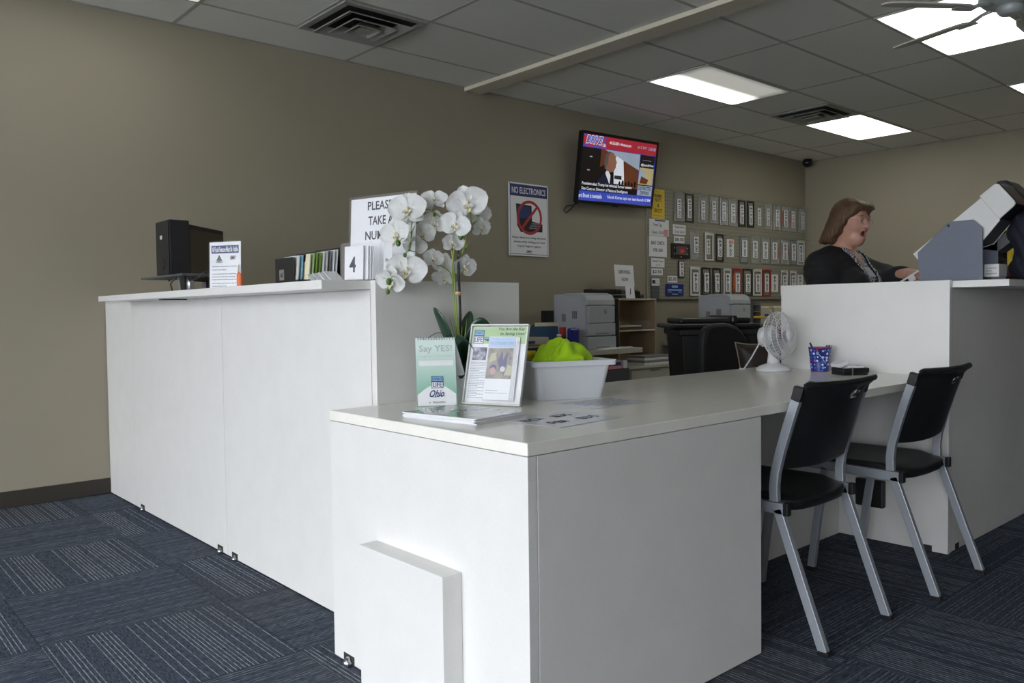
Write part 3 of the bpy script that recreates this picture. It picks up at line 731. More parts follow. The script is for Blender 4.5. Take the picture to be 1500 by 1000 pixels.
t = thing('television', 'wall-mounted flat television showing a news programme', 'television')
uv = Vector((0, -.155, .988)); rg = Vector((math.cos(R(1.3)), 0, math.sin(R(1.3))))
align(t, frm((5.908, 5.115, 2.375), rg, uv))
b = MB('gloss'); b.box(-.54, .54, -.318, .318, -.045, -.002); part('casing', b, t, .006)
b = MB('gloss'); b.frame(-.545, .545, -.322, .322, .024, -.004, .006); b.M = Matrix.Translation((0, -.332, .0)); b.box(-.03, .03, 0, .012, -.01, .004); part('bezel', b, t, .002)
sx, sy = .519, .295; S = MB('s_navy'); S.rect(-sx, sx, -sy, sy, .0005, 's_blue')
S.rect(-sx, sx, .185, sy, .001, 's_red'); S.poly([(-sx, .19), (-sx, sy-.005), (-.20, sy-.005), (-.235, .24), (-.20, .19)], .0014, 's_dblue')
S.poly([(-sx, .2), (-sx, sy-.015), (-.225, sy-.015), (-.25, .24), (-.225, .2)], .0016, 's_red')
S.text('DRIVE', -.488, .25, .082, .232, 'l', 's_white', .0026, .3, .07); S.text('DRIVE', -.482, .25, .066, .218, 'l', 's_dblue', .0034, .3, .03); S.text('USA', -.262, .215, .028, .05, 'l', 's_white', .003)
S.text('440-516-0081 \u2022 drivetown.com'[:0]+'444-516-888 + drivetown.com', -.17, .247, .03, .31, 'l', 's_white', .002)
S.text('Jan 5, 2017', .235, .245, .032, .14, 'l', 's_pale', .002); S.text('12:40 AM', .40, .245, .032, .105, 'l', 's_pale', .002)
S.rect(-sx, .285, -.205, .18, .001, 's_dark'); S.rect(.292, sx-.01, -.205, .18, .001, 's_dark')
# studio picture: bright ceiling, panelled wall, a man in profile
S.poly([(-.22, .18), (.285, .18), (.285, .02), (.04, .10)], .0013, 's_pale'); S.poly([(-.05, .135), (.05, .10), (.09, -.12), (-.06, -.12), (-.09, .1)], .0014, 's_white')
S.poly([(.06, .10), (.285, .03), (.285, -.15), (.09, -.15)], .0015, 's_brown'); S.poly([(-.27, .18), (-.18, .18), (-.10, .14), (-.13, .07), (-.27, .02)], .0012, 's_brown')
S.poly([(-.30, -.12), (-.22, -.04), (-.15, -.02), (-.09, -.08), (-.05, -.15), (-.30, -.15)], .0018, 's_suit'); S.poly([(-.19, -.03), (-.165, .01), (-.115, -.05), (-.12, -.13)], .0019, 's_white')
S.poly([(-.20, .02), (-.215, .08), (-.20, .135), (-.155, .165), (-.10, .16), (-.065, .13), (-.06, .10), (-.04, .075), (-.052, .06), (-.05, .03), (-.075, -.01), (-.12, -.02), (-.17, -.01)], .002, 's_skin')
S.poly([(-.20, .0), (-.222, .08), (-.205, .14), (-.16, .17), (-.13, .165), (-.165, .13), (-.165, .07), (-.18, .03)], .0022, 's_hair')
for x, y in ((-.40, .10), (-.42, -.02)): S.disc(x, y, .02, .006, .0016, 's_pale', 10)
for i in range(6): S.disc(.02+.045*i, -.12+.012*(i % 2), .016, .03, .0021, 's_dark', 10)
S.text('President-elect Trump has selected former senator', -.49, -.145, .036, .70, 'l', 's_white', .0026)
S.text('Dan Coats as Director of National Intelligence', -.49, -.19, .036, .64, 'l', 's_white', .0026)
S.rect(-sx, sx, -sy, -.212, .0012, 's_dblue'); S.text('ard Brexit is inevitable', -sx, -.25, .038, .31, 'l', 's_white', .002); S.text('North Korea says can test-launch ICBM', -.13, -.25, .038, .63, 'l', 's_white', .002)
S.text('#justdrive', .31, .085, .032, .19, 'l', 's_white', .002); S.rect(.33, .46, .13, .133, .0016, 's_pale')
S.poly([(.292, .06), (.509, .06), (.509, -.10), (.292, -.10)], .0014, 's_yel'); S.poly([(.292, .05), (.37, .02), (.39, -.04), (.292, -.06)], .0017, 's_pale'); S.poly([(.33, -.02), (.44, -.05), (.42, -.09), (.31, -.09)], .0019, 's_brown')
S.rect(.292, .509, -.205, -.11, .0018, 's_pale'); S.text('DISTRACTED', .40, -.135, .034, .19, m='s_suit', z=.0024); S.text('DRIVING', .40, -.178, .034, .13, m='s_suit', z=.0024)
part('screen', S, t)
b = MB('black'); b.M = t.matrix_world.inverted(); b.box(5.75, 6.05, 5.235, W-.001, 2.2, 2.55); b.box(5.85, 5.95, 5.12, 5.24, 2.3, 2.45); part('wall_bracket', b, t)
b = MB('black'); b.M = t.matrix_world.inverted()
b.tube([(5.40, 5.18, 2.10), (5.395, 5.2, 2.04), (5.36, 5.22, 1.99), (5.32, 5.24, 1.955), (5.30, 5.25, 1.98), (5.33, 5.24, 2.02), (5.40, 5.22, 2.03)], .006, 6); b.box(5.385, 5.41, 5.17, 5.2, 2.03, 2.09); part('power_cord', b, t)

t = thing('pegboard', 'tan pegboard on the left wall hung with licence plate frames', 'pegboard', (0, 0, 0))
part('board', MB('pegb').box(6.505, 9.64, W-.016, W-.004, 1.175, 2.335), t, .001)
part('bottom_rail', MB('dgrey').box(6.66, 9.64, W-.03, W-.004, 1.163, 1.175), t)
G1 = 'licence plate frames hanging on the pegboard'
YP = W-.022
def hook(x, z):
    b = MB('chrome'); b.tube([(x, W-.016, z), (x, W-.16, z+.004), (x, W-.165, z+.018)], .0022, 5); part('hook', b, t)
def plate(x0, x1, z0, z1, lab, style, txt, label, pinkx=False):
    w, h = x1-x0, z1-z0; cx, cz = (x0+x1)/2, (z0+z1)/2; hook_z = z1+.012
    if style == 'none':
        q = thing('price_tag', label, 'price tag', group='price tags on the pegboard'); align(q, onwall(cx, cz, YP))
        b = MB('paper'); b.box(-w/2, w/2, -h/2, h/2, 0, .0012)
        b.text(txt, -.002, 0, min(.052, w*.5), h*.86, m='ink', z=.0018, rot=-PI/2)
        if pinkx: b.rect(-.01, w/2-.012, h*.25, h/2-.012, .0022, 'pink')
        part('card', b, q); return
    q = thing('license_plate_frame', label, 'licence plate frame', group=G1); align(q, onwall(cx, cz, YP))
    fm = {'clear': 'clear', 'chromeclear': 'chrome', 'black': 'black', 'white': 'wframe', 'red': 'rframe', 'chrome': 'chrome', 'dchrome': 'dchrome', 'redclear': 'clear', 'redleft': 'clear', 'flame': 'rframe', 'bag': 'clear'}[style]
    tk = .016 if style in ('black', 'white', 'red', 'flame') else .010
    b = MB(fm); b.frame(-w/2, w/2, -h/2, h/2, tk, 0, .010)
    if style in ('white', 'red', 'flame'): b.box(-w/2, w/2, h/2-.03, h/2-tk, 0, .009); b.box(-w/2, -w/2+.028, -h/2, h/2, 0, .009)
    if style == 'flame': b.poly([(-w/2+.003, -.1), (-w/2+.03, -.06), (-w/2+.022, .0), (-w/2+.034, .05), (-w/2+.004, .1)], .0105, 'orange')
    if style in ('white',): b.text('LAS VEGAS'[:0]+'\u2022 \u2022 \u2022 \u2022', -w/2+.014, 0, .008, h*.5, m='dgrey', z=.0095, rot=-PI/2)
    part('rim', b, q, .002)
    if style in ('clear', 'chromeclear', 'chrome', 'dchrome', 'redclear', 'redleft', 'bag'):
        b = MB('clear'); b.box(-w/2+tk, w/2-tk, -h/2+tk, h/2-tk, .001, .0025); part('clear_sheet', b, q)
    if style == 'redclear': b = MB('red'); b.box(w/2-.014, w/2-.007, -h*.28, h*.28, .010, .0115); part('red_band', b, q)
    if style == 'redleft': b = MB('red'); b.box(-w/2+.006, -w/2+.024, -h*.28, h*.32, .010, .0115); part('red_band', b, q)
    if lab:
        l0, l1, m0, m1 = lab; b = MB('paper'); b.box(l0-cx, l1-cx, m0-cz, m1-cz, .0108, .012)
        b.text(txt, (l0+l1)/2-cx, (m0+m1)/2-cz, min(.05, (l1-l0)*.62), (m1-m0)*.9, m='ink', z=.0126, rot=-PI/2); part('price_label', b, q)
r1 = [(6.940,7.111,1.985,2.293),(7.123,7.276,1.985,2.290),(7.364,7.518,1.995,2.289),(7.579,7.726,2.0,2.300),(7.763,7.906,1.991,2.296),(7.939,8.107,1.990,2.294),(8.125,8.266,2.003,2.301),(8.306,8.447,2.003,2.303),(8.538,8.608,2.035,2.237),(8.693,8.836,2.000,2.300),(8.874,9.020,2.000,2.303),(9.062,9.222,1.998,2.303),(9.246,9.385,1.998,2.303),(9.460,9.613,1.995,2.297)]
l1 = [(6.984,7.051,2.024,2.220),(7.163,7.230,2.036,2.235),(7.407,7.475,2.031,2.236),(7.610,7.676,2.037,2.243),(7.800,7.865,2.039,2.250),(7.972,8.055,2.034,2.246),(8.151,8.228,2.034,2.246),(8.341,8.409,2.035,2.248),0,(8.718,8.778,2.042,2.245),(8.917,8.991,2.045,2.249),(9.101,9.182,2.050,2.255),(9.280,9.357,2.048,2.253),(9.517,9.587,2.040,2.255)]
s1 = ['chromeclear', 'black', 'clear', 'clear', 'chrome', 'redclear', 'black', 'black', 'none', 'clear', 'chrome', 'redleft', 'redleft', 'clear']
r2 = [(7.211,7.362,1.595,1.903),(7.473,7.633,1.592,1.896),(7.686,7.828,1.588,1.892),(7.899,8.040,1.646,1.846),(8.158,8.313,1.587,1.896),(8.391,8.537,1.588,1.897),(8.607,8.764,1.594,1.900),(8.821,8.991,1.591,1.900),(9.056,9.230,1.593,1.903),(9.262,9.410,1.597,1.903),(9.425,9.598,1.600,1.905)]
l2 = [(7.269,7.350,1.666,1.839),(7.504,7.564,1.660,1.825),(7.711,7.798,1.642,1.843),0,(8.190,8.297,1.656,1.849),(8.413,8.515,1.648,1.848),(8.630,8.741,1.648,1.850),(8.841,8.944,1.647,1.853),(9.077,9.183,1.650,1.853),(9.284,9.383,1.648,1.853),(9.461,9.556,1.637,1.848)]
s2 = ['bag', 'white', 'black', 'none', 'dchrome', 'clear', 'clear', 'redclear', 'redclear', 'dchrome', 'white']
r3 = [(7.208,7.383,1.209,1.518),(7.418,7.574,1.208,1.517),(7.623,7.772,1.209,1.516),(7.822,7.974,1.210,1.520),(8.013,8.183,1.210,1.522),(8.218,8.399,1.210,1.523),(8.426,8.607,1.212,1.524),(8.627,8.806,1.209,1.524),(8.835,8.982,1.260,1.468),(9.033,9.201,1.214,1.524),(9.244,9.402,1.214,1.523),(9.440,9.576,1.264,1.475)]
s3 = ['white', 'black', 'black', 'white', 'flame', 'black', 'white', 'red', 'none', 'white', 'white', 'none']
ordn = ['first', 'second', 'third', 'fourth', 'fifth', 'sixth', 'seventh', 'eighth', 'ninth', 'tenth', 'eleventh', 'twelfth', 'thirteenth', 'fourteenth']
look = {'chromeclear': 'chrome-edged', 'black': 'black', 'clear': 'clear', 'chrome': 'chrome', 'redclear': 'clear red-edged', 'redleft': 'clear red-banded', 'bag': 'bagged clear', 'white': 'white', 'dchrome': 'smoked chrome', 'flame': 'red and orange', 'red': 'plain red'}
for nm, rr, ll, ss, tx in (('top', r1, l1, s1, None), ('middle', r2, l2, s2, '$8.00'), ('bottom', r3, None, s3, '$6.00')):
    for i, (p, st) in enumerate(zip(rr, ss)):
        txt = tx or ('$10.00' if i < 2 else '$15.00')
        if ll: lb = ll[i]
        else: w = p[1]-p[0]; lb = (p[0]+w*.26, p[0]+w*.80, p[2]+.045, p[3]-.06) if st != 'red' else (p[0]+w*.24, p[0]+w*.74, p[2]+.05, p[3]-.055)
        if st == 'none': lab = {0: ''}.get(1, 'loose white %s price tag, %s from the left in %s row' % (txt, ordn[i], nm))
        else: lab = '%s licence plate frame tagged %s, %s from the left in %s row' % (look[st], txt, ordn[i], nm)
        plate(*p, lb, st, txt, lab, nm == 'middle' and st == 'none'); hook((p[0]+p[1])/2, p[3]-.012+(.03 if st == 'none' else 0))
plate(7.001, 7.102, 1.397, 1.577, (7.017, 7.089, 1.41, 1.565), 'black', '$8.00', 'small narrow black frame tagged $8.00 below the black and red gadget')

def card(x0, x1, z0, z1, name, label, cat, m='paper', fn=None, th=.002, y=YP):
    w, h = x1-x0, z1-z0; q = thing(name, label, cat, group='notices on the pegboard'); align(q, onwall((x0+x1)/2, (z0+z1)/2, y))
    b = MB(m); b.box(-w/2, w/2, -h/2, h/2, 0, th); part('card', b, q)
    if fn: b = MB('ink'); fn(b, w, h, th+.0006); part('print', b, q)
    return q
def f_(b, w, h, z):
    b.text('FRAMES', 0, .085, .028, .13, z=z); b.rect(-.06, .06, .068, .072, z, 'ink'); b.text('NUTS', 0, .04, .038, .10, z=z); b.text('&', 0, -.015, .034, .03, z=z); b.text('BOLTS', 0, -.068, .04, .12, z=z)
    for k in range(7): b.disc(-.075+.025*k, -.12, .004, .005, z, 'ink', 8)
    for k in range(4): b.disc(-.08+.05*k, .125, .004, .004, z, 'ink', 8)
card(6.575, 6.780, 1.992, 2.292, 'price_card', 'yellow nuts and bolts card at the top left of the pegboard', 'card', 'yellow', f_)
def f_(b, w, h, z): b.text('Temp Tag', -.03, .025, .038, .14, z=z); b.text('Cover  $1.50', -.025, -.05, .034, .19, z=z); b.rect(.075, .145, -.085, -.015, z, 'pink'); b.rect(-.07, .1, .065, .08, z, 'blue')
q = card(6.531, 6.849, 1.818, 1.985, 'bagged_price_card', 'bagged temp tag cover card above the bad check notice', 'card', 'paper', f_)
b = MB('clearw'); b.box(-.165, .165, -.092, .10, .004, .005); part('plastic_bag', b, q)
def f_(b, w, h, z): b.text('BAD CHECK', 0, .035, .036, .22, z=z); b.text('FEE $30', 0, -.04, .038, .15, z=z)
card(6.526, 6.815, 1.605, 1.815, 'paper_notice', 'white bad check fee notice on the pegboard', 'notice', 'paper', f_)
def f_(b, w, h, z): b.text('Record Cover', 0, .018, .022, .17, z=z); b.text('$2.50'[:0]+'$ 3.00', .0, -.024, .018, .07, m='greyink', z=z)
card(6.560, 6.775, 1.498, 1.588, 'price_card', 'small record cover card below the bad check notice', 'card', 'paper', f_)
def f_(b, w, h, z): b.text('$2.50', 0, 0, .04, .15, z=z)
card(6.560, 6.746, 1.416, 1.484, 'price_tag', 'white $2.50 price tag at the left of the pegboard', 'price tag', 'paper', f_)
def f_(b, w, h, z): b.text('Registration', 0, .025, .026, .16, z=z); b.text('Cover  $1.00', 0, -.024, .026, .16, z=z)
q = card(6.920, 7.137, 1.848, 1.952, 'price_card', 'registration cover card above the $8.00 tag', 'card', 'paper', f_)
b = MB('clearw'); b.box(-.115, .115, -.056, .056, .004, .005); part('plastic_sleeve', b, q)
def f_(b, w, h, z): b.text('$8.00', 0, 0, .042, .15, z=z)
card(6.937, 7.113, 1.760, 1.830, 'price_tag', 'white horizontal $8.00 price tag above the black gadget', 'price tag', 'paper', f_)
def f_(b, w, h, z): b.text('$5.00', 0, 0, .042, .14, z=z)
card(6.825, 6.989, 1.345, 1.414, 'price_tag', 'white $5.00 price tag above the blue package', 'price tag', 'paper', f_)
def f_(b, w, h, z):
    b.box(-.09, .09, -.04, .05, z, z+.012, 'dgrey'); b.rect(-.05, .05, -.03, .035, z+.013, 'red'); b.text('CAR', 0, 0, .03, .06, m='pink', z=z+.0135)
    for x, y in ((-.11, .03), (-.11, -.03), (.11, .03), (.11, -.03), (0, -.06)): b.disc(x, y, .008, .006, z+.001, 'wframe', 10)
card(6.886, 7.199, 1.600, 1.752, 'package', 'black packaged gadget with a red centre on the pegboard', 'package', 'black', f_, .012)
def f_(b, w, h, z): 
    b.rect(-.05, .05, .022, .045, z, 'lblue'); b.rect(-.12, .12, -.008, .006, z, 'lblue'); b.rect(-.05, .05, -.05, -.04, z, 'lblue')
    for x in (-.09, .09): b.rect(x-.03, x+.03, -.03, -.015, z, 'mgrey')
card(6.791, 7.087, 1.208, 1.328, 'blue_package', 'blue packaged item at the bottom left of the pegboard', 'package', 'bag', f_, .008)
def f_(b, w, h, z):
    b.rect(-w/2, w/2, h/2-.075, h/2, z, 'paper'); b.lines(-.05, .05, [.075, .06, .045], .006, 'ink', z+.0004); b.rect(-.055, -.01, .05, .085, z+.0005, 'ink')
card(6.553, 6.680, 1.180, 1.383, 'hanging_package', 'dark package with a white header card at the pegboard corner', 'package', 'dgrey', f_, .01)

# ------------------------------------------------------------------ things on the tall left counter
t = thing('equipment_stand', 'silver pole stand with a flat shelf on the left counter', 'stand', (1.54, 4.22, HT))
b = MB('steel'); b.lathe([(.075, 0), (.075, .008), (.03, .014)], 24); part('base_plate', b, t)
part('pole', MB('steel').tube([(0, 0, .01), (0, 0, .095)], .018, 16), t)
part('back_post', MB('black').box(-.015, .03, .04, .10, .008, .095), t, .003)
b = MB('dgrey'); b.box(-.05, .13, -.03, .62, .095, .106); part('shelf', b, t, .003)
part('side_arm', MB('silver').bar([(0, .13, .01), (0, .16, .095)], .012, .012, (1, 0, 0)), t)
b = MB('black'); b.tube([(-.02, -.03, .09), (-.03, -.08, .066), (-.03, -.16, .072), (0, -.22, .11)], .004, 6); b.tube([(-.02, .13, .095), (-.03, .2, .06), (-.03, .16, .0)], .004, 6); b.tube([(-.02, .17, .095), (-.03, .22, .075), (-.03, .24, .085)], .004, 6); part('cable', b, t)
t = thing('computer_tower', 'black computer tower standing on the pole stand shelf', 'computer', (1.517, 4.435, HT+.1065))
b = MB('blackm'); b.box(.0, .105, 0, .19, 0, .295); part('case', b, t, .004)
b = MB('blackm'); b.box(-.010, -.0005, .002, .188, .004, .291); part('front_bezel', b, t, .004)
b = MB('wframe'); b.box(-.0115, -.010, .085, .115, .195, .215); part('badge', b, t)
b = MB('gloss'); b.M = Matrix.Translation((-.0105, .075, .06)) @ Matrix.Scale(1.6, 4, (0, 0, 1)) @ Matrix.Rotation(R(-90), 4, 'Y'); b.lathe([(.02, 0), (.018, .003)], 20); part('power_button', b, t)
t = thing('monitor', 'black flat monitor beside the computer tower', 'monitor')
align(t, frm((1.86, 4.70, HT+.235), (.74, .67, 0), (.0, .0, 1)))
b = MB('black'); b.box(-.30, .12, -.155, .155, -.035, 0); part('casing', b, t, .006)
b = MB('screen_off'); b.rect(-.28, .10, -.128, .130, .0009); part('screen', b, t)
b = MB('black'); b.box(-.04, .04, -.19, .0, -.06, -.036); b.box(-.12, .12, -.235, -.222, -.13, .06); b.box(-.03, .03, -.224, -.17, -.06, -.04); part('stand', b, t)

t = thing('paper_sign', 'acrylic-held paper about facial features on the left counter', 'sign')
align(t, frm((1.30, 3.185, HT+.0005), (.53, -.85, 0), (.03, .02, 1)) @ Matrix.Scale(.61, 4, (1, 0, 0)) @ Matrix.Scale(.93, 4, (0, 1, 0)))
b = MB('paper'); b.box(-.118, .118, 0, .197, -.002, 0); part('sheet', b, t)
b = MB('blue'); b.rect(-.104, .104, .148, .182, .0006, 'blue'); b.text('All Facial Features Must Be Visible', 0, .165, .022, .195, m='paper', z=.0012)
b.poly([(-.065, .118), (-.045, .143), (-.022, .118)], .0007, 'dgrey'); b.text('OHIO', -.044, .113, .012, .05, m='ink', z=.001); b.text('BMV', .062, .128, .018, .045, m='ink', z=.001, shear=.3)
b.lines(-.098, .10, [.092, .078], .004, 'greyink', .0007, 1); b.lines(-.098, .10, [.06, .048, .036], .004, 'greyink', .0007, 2); b.lines(-.098, .10, [.02, .008], .004, 'greyink', .0007, 3); part('print', b, t)
b = MB('clearw'); b.box(-.122, .122, 0, .201, .002, .004); b.box(-.122, .122, 0, .003, -.06, .003); part('acrylic_holder', b, t)

t = thing('glue_bottle', 'small orange glue bottle on the left counter', 'bottle', (1.34, 3.135, HT), 0)
b = MB('orange'); b.lathe([(.010, 0), (.0125, .004), (.0125, .05), (.008, .062)], 16); part('body', b, t)
b = MB('tan'); b.lathe([(.008, .062), (.009, .066), (.007, .085), (.003, .098)], 14); part('nozzle', b, t)

M['cream'] = mat('cream_paper', (.7, .64, .44, 1), .6); M['lime'] = mat('green_paper', (.2, .32, .06, 1), .6)
t = thing('brochure_rack', 'black stepped brochure rack on the left counter', 'rack', (1.285, 2.535, HT))
b = MB('black'); b.box(0, .16, -.005, .17, 0, .010); b.box(.0, .004, .03, .17, .010, .088); b.box(.0, .16, .166, .17, .010, .080)
for k, (x, z) in enumerate(((.04, .098), (.08, .107), (.12, .115))): b.box(x, x+.003, .02, .17, .010, z)
b.box(.157, .16, -.005, .17, .010, .124); part('holder', b, t, .002)
b = MB('chrome'); b.M = frm((-.001, .115, .012), (0, -1, 0), (0, 0, 1)); b.box(-.018, .018, -.001, .036, 0, .001); b.text('A1', 0, .016, .016, .02, z=.0015); part('window_clip', b, t)
cols = ['wframe', 'lblue', 'cream', 'green', 'lime', 'lime', 'paper', 'wframe', 'mgrey', 'paper', 'wframe']
names = ['off-white', 'pale blue', 'cream', 'pale green', 'olive green', 'dark green', 'clean white', 'ivory', 'grey', 'tallest white', 'rearmost ivory']
for k in range(11):
    x0 = 1.294+.0128*k; z1 = .082+.0024*k; b = MB(cols[k]); dy = .0 if k > 1 else .03
    b.M = Matrix.Translation((x0, 2.530+dy, HT+.0105)) @ Matrix.Rotation(R(5), 4, 'Y')
    b.box(0, .0045, -.004, .105, 0, z1)
    if k == 2: b.M = b.M @ frm((.003, -.0045, .0), (1, 0, 0), (0, 0, 1))
    tag(b.build('brochure'), '%s brochure standing in the black rack' % names[k], 'brochure', 'brochures in the black rack')
for k in range(4):
    b = MB('paper'); b.M = Matrix.Translation((1.308+.022*k, 2.484+.002*k, HT+.004+.004*k)) @ Matrix.Rotation(R(8), 4, 'Z') @ Matrix.Rotation(R(38), 4, 'X'); b.box(0, .055, -.018, .035, 0, .002); b.rect(.02, .03, .01, .016, .0022, 'ink') if k == 0 else None
    tag(b.build('leaflet'), '%s slanted white leaflet lying against the rack end' % ordn[k], 'leaflet', 'slanted leaflets by the black rack')

t = thing('queue_sign', 'white please take a number sign on the left counter', 'sign')
align(t, frm((1.537, 2.414, HT+.012), (.26, -.965, .0), (.055, .015, 1)))
b = MB('paper'); b.box(-.15, .15, .0, .285, -.002, 0); part('sheet', b, t)
b = MB('ink'); b.text('PLEASE', -.012, .257, .031, .115, z=.0006); b.text('TAKE A', -.008, .205, .031, .115, z=.0006); b.text('NUMBER', -.004, .153, .031, .150, z=.0006); part('print', b, t)
b = MB('clearw'); b.box(-.157, .157, -.0005, .293, .002, .004); b.box(-.157, .157, -.010, -.006, -.05, .006); b.box(-.157, .157, -.006, 0, .002, .004); part('acrylic_holder', b, t)
t = thing('number_holder', 'clear pocket of numbered cards showing a 4', 'card holder')
align(t, frm((1.415, 2.355, HT+.001), (.25, -.968, 0), (.04, 0, 1)))
b = MB('clearw'); b.box(-.068, .075, 0, .125, .018, .020); b.box(-.068, .075, 0, .128, -.03, -.028); b.box(-.068, .075, 0, .003, -.028, .018); b.box(-.068, -.066, .003, .12, -.028, .018); b.box(.073, .075, .003, .12, -.028, .018); part('pocket', b, t)
def numcard(k, dx, dz, txt, label, w=.085):
    q = thing('number_card', label, 'card', group='numbered cards in the clear pocket'); align(q, t.matrix_world @ Matrix.Translation((dx, .0035, dz)))
    b = MB('paper'); b.box(-w/2, w/2, 0, .11, -.001, .001); b.text(txt, -.005, .05, .052, .030, z=.0016); part('card', b, q)
numcard(0, -.010, .016, '4', 'white queue card numbered 4 in the front of the clear pocket')
for k, tx in enumerate(('5', '6', '7')): numcard(k+1, .002+.004*k, .005-.008*k, tx, 'white queue card behind number 4, %s in the pocket' % ('second', 'third', 'fourth')[k])
q = thing('number_card_strip', 'white card standing edgewise at the right of the clear pocket', 'card'); align(q, t.matrix_world @ Matrix.Translation((.125, 0, .0)) @ Matrix.Rotation(R(38), 4, 'Y'))
b = MB('paper'); b.box(-.014, .014, 0, .118, -.012, .0); b.text('2', -.002, .045, .05, .012, z=.0006, m='greyink'); part('card', b, q)
b = MB('clearw'); b.box(-.026, .032, 0, .124, .002, .004); b.box(-.026, .032, 0, .003, -.03, .002); part('pocket', b, q)

# ------------------------------------------------------------------ things on the desk
def stack(n, cx, cy, ang, w, d, z0, th, names):
    for k in range(n):
        b = MB('paper'); b.M = Matrix.Translation((cx+random.uniform(-.004, .004), cy+random.uniform(-.004, .004), z0+th*k)) @ Matrix.Rotation(ang+random.uniform(-.02, .02), 4, 'Z')
        b.box(-d/2, d/2, -w/2, w/2, .0001, th-.0002)
        if k == n-1:
            b.rect(-d/2+.001, d/2-.001, -w/2+.001, w/2-.001, th, M['cover'])
        tag(b.build('magazine', bevel=.0006), names[k], 'magazine', 'magazines stacked on the desk corner')
M['cover'] = photo_mat('magazine_cover', [(.22, .28, .25, 1), (.38, .42, .40, 1), (.42, .42, .3, 1), (.5, .55, .55, 1)], 9)
M['cover'].node_tree.nodes['Principled BSDF'].inputs['Roughness'].default_value = .06
ll = ['bottom magazine of the stack on the desk corner']+['%s magazine from the bottom of the desk stack' % o for o in ordn[1:5]]+['glossy top magazine of the stack on the desk corner']
stack(6, 1.43, 1.825, R(8), .285, .205, HD, .0026, ll)

t = thing('tent_calendar', 'mint green tent calendar reading Say YES! beside the orchid', 'calendar')
cr = Vector((.104, -.059, 0)).normalized(); cu_ = Vector((.08, .14, .98))
align(t, frm((1.534, 2.094, HD+.0005), cr, cu_) @ Matrix.Scale(1.06, 4))
b = MB('mint'); b.box(-.060, .060, 0, .207, -.003, 0, 'mint')
pts = [(-.058, .002)]+[(-.058+.116*i/16, .035+.030*math.sin(PI*i/16)) for i in range(17)]+[(.058, .002)]
b.poly(pts, .0006, 'paper'); b.text('Say YES!', 0, .172, .026, .10, m='palegrey', z=.001); b.text('to organ, eye and tissue donation', 0, .151, .006, .106, m='palegrey', z=.001, off=.0)
b.rect(-.052, .052, .122, .138, .0007, 'paper')
b.frame(-.016, .020, .074, .090, .0015, .0006, .0012, 'blue'); b.rect(-.015, .019, .0755, .0885, .0009, 'lblue'); b.text('DONATE', .002, .082, .008, .030, m='blue', z=.0014)
b.frame(-.016, .020, .054, .074, .0015, .0006, .0012, 'blue'); b.rect(-.015, .019, .0555, .0725, .0009, 'paper'); b.text('LIFE', .002, .064, .013, .028, m='blue', z=.0014)
b.text('Ohio', .0, .038, .022, .045, m='blue', z=.0014, shear=.5); b.tube([(-.022, .03, .0016), (-.005, .027, .0016), (.012, .032, .0016), (.024, .029, .0016)], .0007, 5, 'blue'); b.text('m   lifelineofohio', 0, .012, .006, .05, m='greyink', z=.0014)
part('front_page', b, t)
back = (Matrix(t.matrix_world).to_3x3().inverted() @ Vector((.84, .45, 0))).normalized()
b = MB('paper'); u2 = Vector((0, .207, -.003)); dn = t.matrix_world.inverted() @ (Vector((1.534, 2.094, HD+.0005))+Vector((.085, .062, 0)))
b.add([(-.060, .205, -.004), (.060, .205, -.004), (.122, dn.y, dn.z), (-.030, dn.y, dn.z), (-.060, .202, -.008), (.060, .202, -.008), (.122, dn.y, dn.z-.003), (-.030, dn.y, dn.z-.003)], [(0, 1, 2, 3), (7, 6, 5, 4), (1, 5, 6, 2), (0, 3, 7, 4), (0, 4, 5, 1), (3, 2, 6, 7)]); part('back_board', b, t)
b = MB('greyink')
for i in range(14): x = -.052+.008*i; b.tube([(x, .200, .0015), (x, .207, .003), (x, .2105, -.002), (x, .206, -.007), (x, .200, -.006)], .0009, 5)
part('spiral_binding', b, t)

t = thing('sign_holder', 'clear leaning sign holder reading You Are the Key to Saving Lives', 'sign holder')
align(t, frm((1.660, 1.979, HD+.002), (.070, -.186, 0), (.26, .098, 1)))
b = MB('clearw'); b.box(-.104, .104, 0, .262, .003, .0055); b.box(-.104, .104, 0, .262, -.0045, -.002); b.box(-.104, .104, 0, .004, -.0045, .0055); part('acrylic_sheet', b, t, .0008)
b = MB('clearw'); b.frame(-.106, .106, -.0005, .265, .005, -.006, .007, 'wframe'); part('acrylic_edge', b, t, .001)
b = MB('paper'); b.box(-.099, .099, .006, .257, -.0018, .0006, 'paper'); b.rect(-.098, .098, .200, .256, .001, 'green')
b.poly([(-.098, .2)]+[(-.098+.196*i/12, .200-.02*math.sin(PI*i/12)) for i in range(13)]+[(.098, .2)], .0011, 'paper')
b.frame(-.092, -.055, .226, .246, .002, .001, .0016, 'blue'); b.rect(-.090, -.057, .228, .244, .0014, 'lblue'); b.text('DONATE', -.0735, .236, .010, .030, m='blue', z=.002)
b.frame(-.092, -.055, .200, .226, .002, .001, .0016, 'blue'); b.rect(-.090, -.057, .202, .224, .0014, 'paper'); b.text('LIFE', -.0735, .213, .016, .030, m='blue', z=.002)
b.poly([(-.055, .222), (-.015, .222), (-.012, .216), (-.02, .208), (-.03, .212), (-.04, .208), (-.055, .214)], .0013, 'dgrey'); b.poly([(-.054, .220), (-.018, .220), (-.018, .216), (-.054, .216)], .0016, 'lblue')
b.text('You Are the Key', .045, .248, .0125, .096, m='ink', z=.0016, shear=.25); b.text('to Saving Lives!', .05, .2325, .0125, .090, m='ink', z=.0016, shear=.25)
